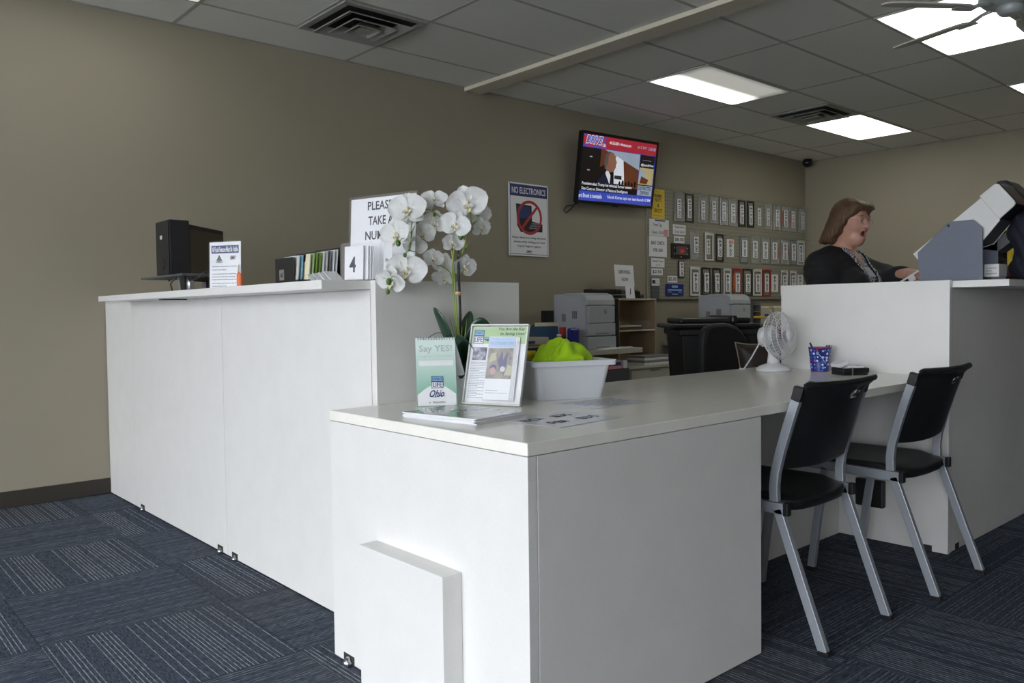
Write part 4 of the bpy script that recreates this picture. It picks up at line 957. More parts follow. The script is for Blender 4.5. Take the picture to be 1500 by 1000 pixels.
b.rect(-.090, -.038, .145, .188, .0012, 'photo2'); b.lines(-.092, -.030, [.138-.0055*k for k in range(22)], .0022, 'greyink', .0012, 4); part('printed_page', b, t)
b = MB('clearw'); b.box(-.026, .086, .012, .205, .016, .018); b.box(-.026, -.024, .012, .205, .006, .016); b.box(.084, .086, .012, .205, .006, .016); b.box(-.026, .086, .012, .014, .006, .016); part('leaflet_pocket', b, t)
for k in range(4):
    q = thing('leaflet', ['backmost leaflet in the clear pocket of the sign holder', 'leaflet third from the front in the sign holder pocket', 'leaflet second from the front in the sign holder pocket', 'front leaflet with a photo of people in the sign holder pocket'][k], 'leaflet', group='leaflets in the sign holder'); align(q, t.matrix_world @ Matrix.Translation((.034-.004*k, .0145, .0072+.0022*k)))
    b = MB('paper'); b.box(-.048, .048, 0, .206, 0, .0014)
    if k == 3:
        b.rect(-.047, .047, .17, .205, .0017, 'pblue'); b.text('You have the power', -.002, .197, .008, .075, m='lblue', z=.0021); b.text('to Donate Life', .0, .185, .012, .082, m='lblue', z=.0021)
        b.rect(-.046, .046, .068, .168, .0017, 'photo1'); b.poly([(-.008, .125), (.006, .16), (.012, .13), (.026, .16), (.026, .115), (.014, .098), (.002, .10)], .002, 'mviolet'); b.disc(-.022, .096, .012, .016, .0021, 'mpink', 18); b.disc(-.021, .104, .012, .010, .0022, 'mviolet', 14); b.disc(-.022, .094, .0095, .012, .0023, 'mpink', 16); b.disc(.013, .10, .009, .009, .0021, 'wframe', 16); b.poly([(.02, .08), (.044, .08), (.044, .11), (.03, .115), (.026, .10)], .002, 'mcream'); b.poly([(-.04, .12), (-.012, .13), (-.016, .155), (-.034, .15)], .0019, 'mcream')
        b.lines(-.04, .04, [.03, .022], .002, 'greyink', .0018, 9)
    part('card', b, q)

# orchid
OX, OY = 1.695, 2.182
t = thing('orchid', 'white artificial orchid in a dark pot behind the calendar', 'plant', (OX, OY, HD))
part('pot', MB('pot').lathe([(.045, 0), (.05, .004), (.064, .10), (.066, .115), (.061, .117), (.058, .105), (.0, .10)], 32, caps=False), t)
part('moss', MB('moss').ball((0, 0, .098), (.058, .058, .022)), t)
P = lambda x, y, z: (x-OX, y-OY, z-HD)
part('stake', MB('stake').tube([(.006, .004, .10), (.010, .006, .30), (.002, .004, .50), (.0, .002, .52)], .0042, 8), t)
b = MB('tie'); b.M = Matrix.Translation((.0, .004, .362)); b.lathe([(.010, -.006), (.012, 0), (.010, .006)], 14); part('tie', b, t)
base = Vector((0, .0, .10))
def spline(pts, n=24):
    pts = [Vector(p) for p in pts]; out = []
    Q = [pts[0]]+pts+[pts[-1]]
    for i in range(1, len(Q)-2):
        for k in range(n//(len(Q)-3)):
            u = k/(n//(len(Q)-3)); a, b_, c, d = Q[i-1], Q[i], Q[i+1], Q[i+2]
            out.append(.5*((2*b_)+(c-a)*u+(2*a-5*b_+4*c-d)*u*u+(3*b_-a-3*c+d)*u**3))
    out.append(pts[-1]); return out
# positions of the blooms: (right, height) in the plane of the spray, and its depth towards the window
rx = Vector((.748, -.663, 0)); tw = Vector((-.66, -.75, 0))
def S3(a, h, d=0): return rx*a+tw*d+Vector((0, 0, h))
sc = 2.76/1192
def bloom(px, py, d=0): return S3((px-664)*sc, 1.138-HD+(428-py)*sc, d)
part('flower_stem', MB('stem').tube(spline([base, bloom(659, 428), bloom(655, 370), bloom(645, 328), bloom(622, 308), bloom(600, 318), bloom(594, 360), bloom(585, 395), bloom(571, 427)]), .0028, 6), t)
part('flower_stem', MB('stem').tube(spline([base+Vector((.004, 0, 0)), bloom(656, 428), bloom(657, 375), bloom(664, 330), bloom(676, 305), bloom(684, 322), bloom(676, 350), bloom(670, 372)]), .0028, 6), t)
part('flower_stem', MB('stem').tube(spline([bloom(656, 425), bloom(653, 402), bloom(642, 391), bloom(632, 388)], 15), .002, 6), t)
def petal(b, ang, ln, wd, cup, tip=.5, m='petal', z0=0, tilt=0):
    n, k = 8, 6; vs = []; fs = []
    for i in range(n+1):
        u = i/n; w = wd*(math.sin(PI*min(1, (u*.93+.035))**(.75 if tip < .5 else 1.0)))**.62*(1 if u > .12 else .55+u*3.5)
        for j in range(k+1):
            v = j/k*2-1; r = u*ln; y = v*w/2
            z = z0+cup*(u*u)+.15*w*v*v-tilt*u+.0022*math.sin(9*u+3*v+ang*5)
            c, s_ = math.cos(ang), math.sin(ang); vs.append((r*c-y*s_, r*s_+y*c, z))
    for i in range(n):
        for j in range(k): a = i*(k+1)+j; fs.append((a, a+1, a+k+2, a+k+1))
    b.add(vs, fs, m, True)
def flower_mesh(seed):
    rnd = random.Random(seed); b = MB('petal'); j = lambda q: rnd.uniform(-q, q)
    for a in (90, 215, 325): petal(b, R(a+j(6)), .052, .046, -.006+j(.006), z0=-.002)
    for a in (8, 172): petal(b, R(a+j(7)), .060, .076, .008+j(.008), .3, z0=.002)
    petal(b, R(270), .026, .014, .018, m='lip', z0=.004)
    for a in (230, 310): petal(b, R(a), .018, .014, .016, z0=.004)
    b.ball((0, .002, .008), (.005, .006, .008), 'lip', 8)
    for a in (.004, -.004): b.ball((a, -.012, .014), (.002, .004, .004), 'wire', 6)
    return b
protos = [flower_mesh(k).build('flower') for k in range(4)]
def face(o, loc, ax, roll, s): 
    z = Vector(ax).normalized(); x = Vector((0, 0, 1)).cross(z); x = x.normalized() if x.length > 1e-3 else Vector((1, 0, 0)); y = z.cross(x)
    m = Matrix((x, y, z)).transposed().to_4x4() @ Matrix.Rotation(roll, 4, 'Z') @ Matrix.Scale(s, 4); m.translation = loc; o.matrix_local = m
FL = [(594, 309, .03, (-.2, .15), 1.12), (630, 294, .0, (.15, .75), .78), (679, 301, .02, (.05, .0), 1.2), (662, 332, .045, (-.05, -.1), .9), (580, 346, .09, (-.5, -.1), .95),
      (600, 359, -.01, (.3, -.6), .72), (596, 397, .12, (-.05, -.05), 1.12), (574, 411, .13, (-.35, -.5), .9), (627, 379, .01, (.55, .05), .66), (642, 405, -.03, (-.3, -.8), .75),
      (671, 390, -.03, (.75, -.4), .82), (656, 356, .01, (.55, -.25), .68), (697, 334, -.02, (.9, -.3), .66), (630, 325, -.03, (.2, -.3), .8), (612, 340, -.04, (-.2, -.2), .8), (641, 385, -.05, (.0, -.5), .75), (584, 330, -.02, (-.5, .1), .8), (690, 312, -.05, (.6, .3), .9), (609, 300, -.05, (.4, .5), .75)]
for i, (px, py, d, (fr, fu), s) in enumerate(FL):
    o = protos[i % 4] if i < 4 else protos[i % 4].copy()
    if i >= 4: COL.objects.link(o)
    o.parent = t; face(o, bloom(px, py, d), tw+rx*fr+Vector((0, 0, fu)), R(random.uniform(-14, 14)), s)
for px, py, r, d in ((585, 361, .0085, .14), (595, 378, .006, .16), (573, 414, .009, .17), (570, 428, .007, .15), (669, 349, .009, .04), (674, 367, .006, .03), (631, 316, .006, .02), (666, 375, .005, .02)):
    b = MB('bud'); c = bloom(px, py, d); b.ball(c, (r, r, r*1.25), None, 8); part('bud', b, t)
    if d >= .03: part('bud_stalk', MB('stem').tube([c, c+rx*.012+Vector((0, 0, .016)), c+rx*.02-tw*d+Vector((0, 0, .02))], .0016, 5), t)
def leaf(dirv, ln, wd, rise, droop, twist=0):
    b = MB('leaf'); n, k = 12, 6; vs = []; fs = []; d = Vector(dirv).normalized(); sd = Vector((0, 0, 1)).cross(d).normalized()
    for i in range(n+1):
        u = i/n; c = Vector((0, 0, .11))+d*(ln*u*(1-.12*u))+Vector((0, 0, rise*u-droop*u*u)); w = wd*math.sin(PI*min(.98, u*.9+.08))**.7
        for j in range(k+1):
            v = j/k*2-1; a = twist; off = sd*(v*w/2*math.cos(a))+Vector((0, 0, v*w/2*math.sin(a)+.18*w*v*v)); vs.append(tuple(c+off))
    for i in range(n):
        for j in range(k): a = i*(k+1)+j; fs.append((a, a+1, a+k+2, a+k+1))
    b.add(vs, fs, None, True); o = part('leaf', b, t); m = o.modifiers.new('thick', 'SOLIDIFY'); m.thickness = .0016
leaf(-rx*.42+tw*.12, .10, .085, .23, .03, .6); leaf(rx*.9+tw*.25, .125, .085, .29, .15, -.85); leaf(rx*.55+tw*.7, .125, .11, .22, .18, -.55); leaf(rx*.35-tw*.5, .07, .06, .24, .05)
leaf(-rx*.5+tw*.6, .08, .05, .16, .05, .6); leaf(tw*.9+rx*.1, .10, .08, .09, .12); leaf(rx*.9+tw*.1, .11, .075, .16, .15, -.9); leaf(rx*.2-tw*.2, .07, .06, .22, .04, .8)
b = MB('stem')
for k in range(7):
    a = random.uniform(-1, 1); b.tube([(0, 0, .10), S3(.02*a, .18, .01), S3(.05*a-.01, .24+.05*random.random(), .02)], [.002, .0026, .0006], 5)
part('grass_blade_tuft', b, t)
part('tendril', MB('leaf').tube(spline([(0, 0, .12), S3(-.05, .225, .03), S3(-.10, .215, .04), S3(-.135, .17, .05)], 15), .0012, 5), t)

# white tub with a lime vest in it
ux = Vector((.94, -.34, 0)).normalized(); ang = math.atan2(ux.y, ux.x)
t = thing('storage_tub', 'white plastic tub on the desk holding a lime vest', 'tub', (1.85, 1.955, HD), ang)
b = MB('tub'); L0, D0, h = .240, .34, .132; g = .022
def ringv(ex, z, r=.02, n=5):
    x0, x1, y0, y1 = -ex, L0+ex, -ex, D0+ex; out = []
    for cx, cy, a0 in ((x1-r, y1-r, 0), (x0+r, y1-r, 90), (x0+r, y0+r, 180), (x1-r, y0+r, 270)):
        for k in range(n): a = R(a0+90*k/(n-1)); out.append((cx+r*math.cos(a), cy+r*math.sin(a), z))
    return out
rings = [ringv(0, 0), ringv(g*.9, h-.018), ringv(g*.9+.016, h-.018), ringv(g+.016, h), ringv(g-.002, h), ringv(-.003, .004)]
vs = [p for r_ in rings for p in r_]; n = len(rings[0]); fs = [tuple(range(n))[::-1]]
for i in range(5):
    for j in range(n): fs.append((i*n+j, i*n+(j+1) % n, (i+1)*n+(j+1) % n, (i+1)*n+j))
fs.append(tuple(5*n+j for j in range(n))); b.add(vs, fs, None, False); part('tub_body', b, t, .0015)
tm = Matrix.Translation((1.85, 1.955, HD)) @ Matrix.Rotation(ang, 4, 'Z')
def vest(p):
    x, y, z = p[..., 0], p[..., 1], p[..., 2]
    rgt = ell(p, (.150, .105, .120), (.088, .085, .068)); rgt = smin(rgt, cap(p, (.075, .035, .128), (.125, .065, .166), .022, .030), .025)
    rgt = rgt+.004*np.sin(40*x+24*z+6*np.sin(14*y))+.002*np.sin(95*x-40*z)
    hem = cap(p, (.052, .030, .134), (.098, .042, .150), .010, .009); hem = np.minimum(hem, cap(p, (.098, .042, .150), (.132, .075, .190), .009, .012)); rgt = smin(rgt, hem, .007)
    lft = smin(cap(p, (.030, .085, .118), (.085, .115, .150), .020, .034), ell(p, (.045, .07, .115), (.035, .04, .026)), .015)
    for a_, b_, r0, r1 in (((.020, .050, .128), (.085, .090, .184), .011, .014), ((.034, .042, .130), (.088, .070, .164), .010, .011), ((.050, .036, .130), (.092, .055, .148), .008, .009), ((.012, .062, .124), (.060, .105, .172), .010, .012)):
        lft = smin(lft, cap(p, a_, b_, r0, r1), .004)
    knob = cap(p, (.098, .095, .186), (.122, .10, .196), .014, .012); knob = smin(knob, cap(p, (.135, .10, .180), (.112, .10, .19), .02, .013), .01)
    d = smin(np.minimum(rgt, smin(lft, knob, .012)), np.minimum(rgt, lft), .004)
    d = smin(d, ell(p, (.13, .16, .085), (.10, .13, .045)), .012)
    for a_, b_, r_ in (((.056, .012, .124), (.088, .022, .152), .008), ((.088, .022, .152), (.116, .048, .186), .009), ((.026, .030, .136), (.080, .050, .162), .005), ((.048, .030, .128), (.086, .040, .142), .004), ((.13, .02, .11), (.17, .015, .14), .004)):
        d = smax(d, -cap(p, a_, b_, r_, r_*.8), .006)
    return smax(d, -(z-.006), .004)
o = blob('safety_vest', vest, (-.04, -.005, 0), (.30, .33, .22), .0045, 'hiviz'); o.matrix_world = tm; tag(o, 'crumpled lime yellow safety vest heaped in the white tub', 'safety vest')
t2 = thing('jar', 'small jar with a yellow lid at the left of the white tub', 'jar'); t2.matrix_world = tm @ Matrix.Translation((.034, .175, .014))
b = MB('clear'); b.lathe([(.026, 0), (.028, .006), (.028, .105), (.024, .115)], 20); part('glass_body', b, t2)
b = MB('yellow'); b.lathe([(.029, .115), (.029, .142), (.027, .145)], 20); part('lid', b, t2)
for k, (c, nm_) in enumerate((('ink', 'black'), ('wframe', 'white'), ('cup', 'maroon'), ('dgrey', 'grey'))):
    b = MB(c); b.box(-.012, .03, .18, .27, .12+.009*k, .1285+.009*k); o = b.build('card_pack'); o.matrix_world = tm; tag(o, 'thin %s pack lying on the left end of the white tub' % nm_, 'pack', 'packs on the tub')
for o in [x for x in COL.objects if x.name.startswith('card_pack')]: o.location = tm @ Vector((-.012, -.0, .0))

# laminated price sheets flat on the desk
def sheet(c, rgt, w, h, label, fn, z=HD):
    q = thing('laminated_sheet', label, 'paper', group='laminated sheets on the desk'); align(q, frm((c[0], c[1], z), rgt, Vector((-rgt[1], rgt[0], 0))))
    b = MB('clearw'); b.box(-w/2-.012, w/2+.012, -h/2-.012, h/2+.012, .0003, .0008); part('plastic_margin', b, q)
    b = MB('laminated'); b.box(-w/2, w/2, -h/2, h/2, .0009, .0014); part('sheet', b, q); b = MB('ink'); fn(b); part('print', b, q)
def f_(b): b.text('BCI   $35', -.01, .045, .042, .20, z=.0019); b.text('FBI   $35', .012, -.035, .042, .20, z=.0019)
sheet((1.585, 1.585), (.94, .08, 0), .27, .205, 'laminated BCI $35 and FBI $35 sheet near the desk edge', f_)
def f_(b): 
    for k in range(6): b.text(['PLEASE HAVE YOUR FORMS FILLED OUT', 'BEFORE YOU ARE CALLED', 'ONE CUSTOMER AT A TIME', 'IDENTIFICATION REQUIRED', 'CASH OR CHECK ONLY', 'THANK YOU'][k], .0, .07-.028*k, .014, [.23, .18, .2, .2, .16, .1][k], z=.0019)
sheet((1.955, 1.765), (.96, -.05, 0), .27, .19, 'laminated sheet of printed lines beside the white tub', f_)

# table fan
t = thing('desk_fan', 'white caged table fan at the back of the desk', 'fan', (3.47, 2.055, HD))
b = MB('fanwhite'); b.lathe([(.074, 0), (.080, .006), (.080, .014), (.060, .028), (.030, .038), (.022, .045)], 40); part('base', b, t)
b = MB('fanwhite'); b.lathe([(.031, .034), (.026, .07), (.022, .13)], 24); part('neck', b, t, 0)
fz = .168; FM = Matrix.Translation((0, -.02, fz)) @ Matrix.Rotation(R(-6), 4, 'X') @ Matrix.Rotation(R(90), 4, 'X')   # local z -> -Y
def fmb(m): b = MB(m); b.M = FM; return b
b = fmb('fanwhite'); b.lathe([(.030, -.085), (.047, -.078), (.05, -.03), (.038, -.012)], 28); part('motor_housing', b, t)
def cage(sign, name):
    b = fmb('fanwhite'); Rr = .112; prof = [(.030, sign*.052), (.06, sign*.048), (.09, sign*.036), (.106, sign*.018), (Rr, 0)]
    for r_, z in prof: b.tube([(r_*math.cos(2*PI*k/40), r_*math.sin(2*PI*k/40), z+.012) for k in range(40)], .0028 if r_ == Rr else .0017, 5, closed=True)
    for k in range(40):
        a = 2*PI*k/40; sw = .35*sign; b.tube([(r_*math.cos(a+sw*(Rr-r_)/Rr), r_*math.sin(a+sw*(Rr-r_)/Rr), z+.012) for r_, z in prof], (.0010), 4, caps=False)
    o = part(name, b, t)
    return o
cage(1, 'front_grille'); cage(-1, 'rear_grille')
b = fmb('fanwhite'); b.lathe([(.028, .060), (.026, .066), (.0, .069)], 28, caps=False); part('grille_badge', b, t)
for k in range(3):
    b = fmb('bladegrey'); b.M = b.M @ Matrix.Rotation(2*PI*k/3, 4, 'Z') @ Matrix.Translation((.0, 0, .012)) @ Matrix.Rotation(R(24), 4, 'X')
    b.prism([(.015, -.012), (.05, -.035), (.085, -.04), (.095, -.01), (.09, .02), (.05, .028), (.015, .012)], -.001, .001); part('blade', b, t)
b = MB('fanwhite'); b.tube([(-.005, .05, .155), (-.005, .075, .125), (.003, .12, .06), (.010, .165, .004), (.014, .19, .0036), (.018, .215, -.03), (.02, .22, -.12)], .0036, 7); part('power_cord', b, t)

t = thing('pen_cup', 'blue dotted cup of pens with a red rim on the desk', 'cup', (3.585, 1.885, HD))
b = MB('dots'); b.lathe([(.038, .0), (.050, .11), (.048, .11), (.037, .004)], 32, caps=False); b.lathe([(.0, .003), (.037, .003)], 32, caps=False); part('cup_body', b, t)
b = MB('rframe'); b.M = Matrix.Translation((0, 0, .11)); b.lathe([(.048, -.001), (.0515, .0), (.0515, .004), (.048, .004)], 32); part('rim', b, t)
b = MB('rframe'); b.lathe([(.0385, 0), (.0395, .004)], 32); part('bottom_band', b, t)
b = MB('steel'); b.M = Matrix.Translation((-.047, -.014, .09)) ; b.ball((0, 0, 0), .006); b.tube([(-.002, 0, 0), (.0, -.02, -.02), (.012, -.034, -.05)], .0012, 5, 'paper'); part('cord_eyelet', b, t)
for k, (a, c, nm_) in enumerate(((2.6, 'bag', 'blue pen leaning left in the dotted cup'), (-.5, 'dgrey', 'dark pen at the back of the dotted cup'), (.1, 'bag', 'blue-capped pen at the right of the dotted cup'), (-1.2, 'steel', 'silver pen at the right of the dotted cup'))):
    d = Vector((.748, -.663, 0))*(-1 if k == 0 else (.5+.25*k)); x, y = 3.585, 1.885
    b = MB(c); p0 = Vector((x, y, HD+.005))-d*.018; p1 = Vector((x, y, HD+(.135 if k == 0 else .122)))+d*.046; b.tube([p0, p1], .004, 8); tag(b.build('pen'), nm_, 'pen', 'pens in the dotted cup')
t = thing('note_dispenser', 'black note dispenser holding white slips on the desk', 'dispenser', (3.505, 1.70, HD), R(-33))
b = MB('black'); b.prism([(-.062, -.05), (.05, -.05), (.07, -.03), (.07, .03), (.05, .05), (-.062, .05)], 0, .010); b.frame(-.062, .062, -.05, .05, .008, .01, .032); b.box(.05, .07, -.035, .035, .01, .026); part('tray', b, t, .004)
b = MB('steel'); b.box(-.022, -.016, -.0512, .0512, .001, .034); part('strip', b, t)
b = MB('paper'); 
for k in range(6): b.box(-.05+.003*k, .05-.002*k, -.041, .041, .011+.005*k, .0155+.005*k)
b.M = Matrix.Translation((-.055, 0, .04)) @ Matrix.Rotation(R(-24), 4, 'Y'); b.box(-.014, .026, -.038, .038, 0, .016); b.M = Matrix(); b.rect(.012, .036, -.03, -.012, .0411, 'ink')
tag(b.build('slip_stack', loc=(3.505, 1.70, HD), rotz=R(-33)), 'stack of white slips in the black note dispenser', 'paper stack')

# ------------------------------------------------------------------ right counter: vision tester and neighbours
t = thing('vision_tester', 'grey and white tilted vision testing machine on the right counter', 'vision tester', (0, 0, 0))
yz = Matrix(((0, 0, 1, 0), (1, 0, 0, 0), (0, 1, 0, 0), (0, 0, 0, 1)))
side = [(1.562, HT), (1.572, 1.316), (1.446, 1.437), (1.428, 1.446), (1.339, 1.447), (1.300, 1.409), (1.296, HT)]
for x0, x1 in ((3.892, 3.901), (4.080, 4.089)): b = MB('slate'); b.M = yz; b.prism(side, x0, x1); part('side_plate', b, t, .002)
b = MB('ink'); b.M = yz @ Matrix.Translation((1.438, 1.428, 3.8905)); b.lathe([(.006, 0), (.005, .002)], 12); part('pivot_screw', b, t)
def rot2(p, c, a): x, y = p[0]-c[0], p[1]-c[1]; return (c[0]+x*math.cos(a)-y*math.sin(a), c[1]+x*math.sin(a)+y*math.cos(a))
body = [(1.605, 1.310), (1.578, 1.268), (1.299, 1.386), (1.236, 1.434), (1.300, 1.545)]
cs = [(1.600, 1.313), (1.570, 1.272), (1.310, 1.345), (1.237, 1.437), (1.312, 1.541)]
hd = [(1.318, 1.546), (1.262, 1.590), (1.252, 1.594), (1.240, 1.590), (1.180, 1.512), (1.176, 1.500), (1.182, 1.490), (1.238, 1.440)]
for x0, x1 in ((3.911, 3.918), (4.062, 4.069)): b = MB('offw'); b.M = yz; b.prism(cs, x0, x1); part('side_cover', b, t, .002)
for x0, x1 in ((3.902, 3.911), (4.069, 4.078)): b = MB('offw'); b.M = yz; b.prism(hd, x0, x1); part('head_cover', b, t, .003)
b = MB('dgrey'); b.M = yz; b.prism([(1.598, 1.311), (1.571, 1.274), (1.311, 1.347), (1.238, 1.438), (1.312, 1.539)], 3.918, 4.062); part('core', b, t)  # shade on casing underside and ends put into core and head_core colours
b = MB('black'); b.M = yz; b.prism([(1.319, 1.545), (1.262, 1.591), (1.250, 1.597), (1.238, 1.593), (1.177, 1.514), (1.172, 1.500), (1.182, 1.491), (1.238, 1.441)], 3.911, 4.069); part('head_core', b, t, .003)
b = MB('offw'); b.M = yz; b.prism([(1.600, 1.3135), (1.570, 1.2725), (1.566, 1.2755), (1.596, 1.3165)], 3.918, 4.062); part('front_lip', b, t)
b = MB('blackm'); b.M = yz; b.prism([(1.330, 1.520), (1.31, 1.63), (1.27, 1.63), (1.18, 1.53), (1.13, 1.50), (1.12, 1.44), (1.19, 1.40), (1.25, 1.43)], 4.085, 4.25); part('viewer_hood', b, t, .01)
b = MB('dgrey'); b.M = yz; b.prism([(1.42, 1.335), (1.30, 1.37), (1.17, 1.475), (1.13, 1.44), (1.30, 1.31)], 4.08, 4.2); part('chin_support', b, t, .004)
b = MB('black'); b.box(3.91, 4.11, 1.31, 1.55, HT, HT+.02); part('base_plate', b, t)
t = thing('box', 'small grey printed box beside the vision tester', 'box', (4.02, 1.288, HT)); 
b = MB('wframe'); b.box(-.05, .05, -.03, .03, .018, .075); b.M = frm((-.0505, 0, .045), (0, -1, 0), (0, 0, 1)); b.lines(-.022, .022, [.012, .0, -.012], .005, 'greyink'); part('carton', b, t, .002)
b = MB('black'); b.box(-.06, .06, -.06, .035, 0, .0175); part('base', b, t)
t = thing('screen_back', 'black device standing behind the vision tester', 'device', (4.36, 1.48, HT))
b = MB('blackm'); b.box(-.02, .02, -.13, .13, .03, .25); part('casing', b, t, .01); b = MB('blackm'); b.box(-.06, .06, -.1, .1, 0, .012); b.box(-.015, .015, -.03, .03, .012, .06); part('stand', b, t)
t = thing('paper_cup', 'brown cup on the right counter by the customer', 'cup', (4.235, 1.352, HT))
b = MB('cup'); b.lathe([(.026, 0), (.036, .10), (.034, .10), (.025, .003)], 24, caps=False); b.lathe([(.0, .002), (.025, .002)], 24, caps=False); part('cup_body', b, t); b = MB('brown'); b.lathe([(.037, .098), (.038, .104), (.032, .108)], 24); part('lid', b, t)
tag(MB('paper').box(4.06, 4.22, 1.19, 1.27, HT+.0002, HT+.003).build('form'), 'white form lying on the right counter under the customer hand', 'paper')
q = thing('card', 'white card held by the woman in black', 'card'); align(q, frm((4.415, 1.822, 1.222), (.62, -.55, .50), (-.3, .25, .8)))
b = MB('paper'); b.box(-.065, .060, .0, .009, -.0015, 0); part('edge', b, q); b = MB('laminated'); b.box(-.010, .026, -.026, .0, -.003, -.0015); part('tab', b, q)

# ------------------------------------------------------------------ people
def body_sdf(J):
    """one continuous body from joint positions J (dict)"""
    hr = J['hr']
    def head(p):
        q = (p-np.array(J['head']))@hr          # local: x right-to-left, y forward is -, z up
        d = ell(q, (0, .010, .028), (.074, .093, .088))
        d = smin(d, ell(q, (0, -.030, -.028), (.058, .060, .075)), .03)
        d = smin(d, ell(q, (0, -.052, -.078-J['jaw']*.6), (.036, .034, .030)), .03)      # chin
        d = smin(d, ell(q, (0, -.045, -.062-J['jaw']*.4), (.050, .040, .030)), .03)
        for s in (-1, 1):
            d = smin(d, ell(q, (s*.040, -.060, -.022), (.026, .024, .026)), .02)        # cheeks
            d = smin(d, ell(q, (s*.032, -.072, .030), (.026, .014, .010)), .012)       # brow
            d = smax(d, -ell(q, (s*.031, -.094, .012), (.016, .018, .010)), .012)      # eye sockets
            d = smin(d, ell(q, (s*.078, .012, -.002), (.010, .018, .030)), .006)       # ears
        d = smin(d, cap(q, (0, -.088, .018), (0, -.108, -.016), .009, .012), .012)      # nose bridge to tip
        for s in (-1, 1): d = smin(d, ell(q, (s*.012, -.098, -.018), (.009, .010, .008)), .006)
        d = smin(d, ell(q, (0, -.090, -.040), (.024, .012, .008)), .01)                # upper lip
        d = smin(d, ell(q, (0, -.084, -.056-J['jaw']*.55), (.022, .012, .008)), .01)     # lower lip
        if J.get('jowl'): d = smin(d, ell(q, (0, -.022, -.095), (.052, .050, .034)), .025)
        for s in (-1, 1): d = smin(d, ell(q, (s*.031, -.079, .019), (.018, .012, .008)), .006)      # lowered lids
        if J['jaw'] > 0: d = smax(d, -ell(q, (0, -.094, -.050-J['jaw']*.15), (.021, .036, J['jaw']*.44)), .006)
        return d
    def f(p):
        t = J['tw']
        tor = cap(p, J['pelvis'], J['waist'], .125*t, .115*t); tor = smin(tor, ell(p, J['chest'], (.165*t, .115*t, .18)), .08); tor = smin(tor, ell(p, J['belly'], (.15*t, .125*t, .14)), .08)
        for s in J['bust']: tor = smin(tor, ell(p, s, (.075, .075, .08)), .05)
        tor = smin(tor, cap(p, J['shL'], J['shR'], .062, .062), .06)
        tor = smin(tor, cap(p, J['neck'], J['headb'], .058, .052), .04)
        d = smin(tor, head(p), .025)
        for s in 'LR':
            d = smin(d, cap(p, J['sh'+s], J['el'+s], .056*J['aw'], .043*J['aw']), .035); d = smin(d, cap(p, J['el'+s], J['wr'+s], .042*J['aw'], .027), .02)
            d = smin(d, cap(p, J['hip'+s], J['kn'+s], .088, .058), .05); d = smin(d, cap(p, J['kn'+s], J['an'+s], .056, .038), .02)
            a = np.array(J['an'+s]); d = smin(d, cap(p, a+np.array((0, 0, -.03)), a+np.array((0, J['fwd']*.15, -.055)), .036, .030), .02)
            # hand: palm, four fingers bent at the knuckle, a thumb from the side
            w = np.array(J['wr'+s]); u = np.array(J['hd'+s]); u = u/np.linalg.norm(u); sd = np.array(J['hs'+s]); sd = sd/np.linalg.norm(sd); nn = np.cross(u, sd)
            if nn[2] > 0: nn = -nn
            d = smin(d, cap(p, w, w+u*.05, .026, .028), .012)
            d = smin(d, ell(p, w+u*.06, (.036, .040, .022)), .012)
            for k, (o, ln) in enumerate(((-.030, .060), (-.010, .070), (.010, .066), (.029, .052))):
                b0 = w+u*.085+sd*o; b1 = b0+u*ln*.55+nn*.010; b2 = b1+u*ln*.35+nn*ln*.45
                d = smin(d, cap(p, b0, b1, .0095, .0085), .004); d = smin(d, cap(p, b1, b2, .0085, .007), .003)
            t0 = w+u*.035-sd*.028; t1 = t0+u*.030-sd*.026+nn*.008; t2 = t1+u*.028-sd*.004+nn*.008
            d = smin(d, cap(p, t0, t1, .012, .010), .008); d = smin(d, cap(p, t1, t2, .010, .008), .003)
        return d
    def garment(p, off, arms=True, to=.04):
        t = J['tw']
        d = cap(p, J['pelvis'], J['waist'], .125*t+off, .115*t+off); d = smin(d, ell(p, J['chest'], (.165*t+off, .115*t+off, .18+off)), .08); d = smin(d, ell(p, J['belly'], (.15*t+off, .125*t+off, .14+off)), .08)
        for s in J['bust']: d = smin(d, ell(p, s, (.075+off, .075+off, .08+off)), .05)
        d = smin(d, cap(p, J['shL'], J['shR'], .062+off, .062+off), .06)
        if arms:
            for s in 'LR':
                d = smin(d, cap(p, J['sh'+s], J['el'+s], .058*J['aw']+off, .046*J['aw']+off), .04); e = np.array(J['el'+s]); w = np.array(J['wr'+s]); d = smin(d, cap(p, e, e+(w-e)*.93, .044*J['aw']+off, .024+off), .025)
        return d
    def legs(p, off):
        d = None
        for s in 'LR':
            e = cap(p, J['hip'+s], J['kn'+s], .090+off, .064+off); e = smin(e, cap(p, J['kn'+s], J['an'+s], .064+off, .060+off), .03); d = e if d is None else smin(d, e, .02)
        return smin(d, cap(p, np.array(J['pelvis']), np.array(J['pelvis'])+np.array((0, 0, .06)), .13*J['tw']+off, .125*J['tw']+off), .05)
    return f, head, garment, legs
def rotm(yaw, pitch):
    return np.array((Matrix.Rotation(yaw, 3, 'Z') @ Matrix.Rotation(pitch, 3, 'X')))
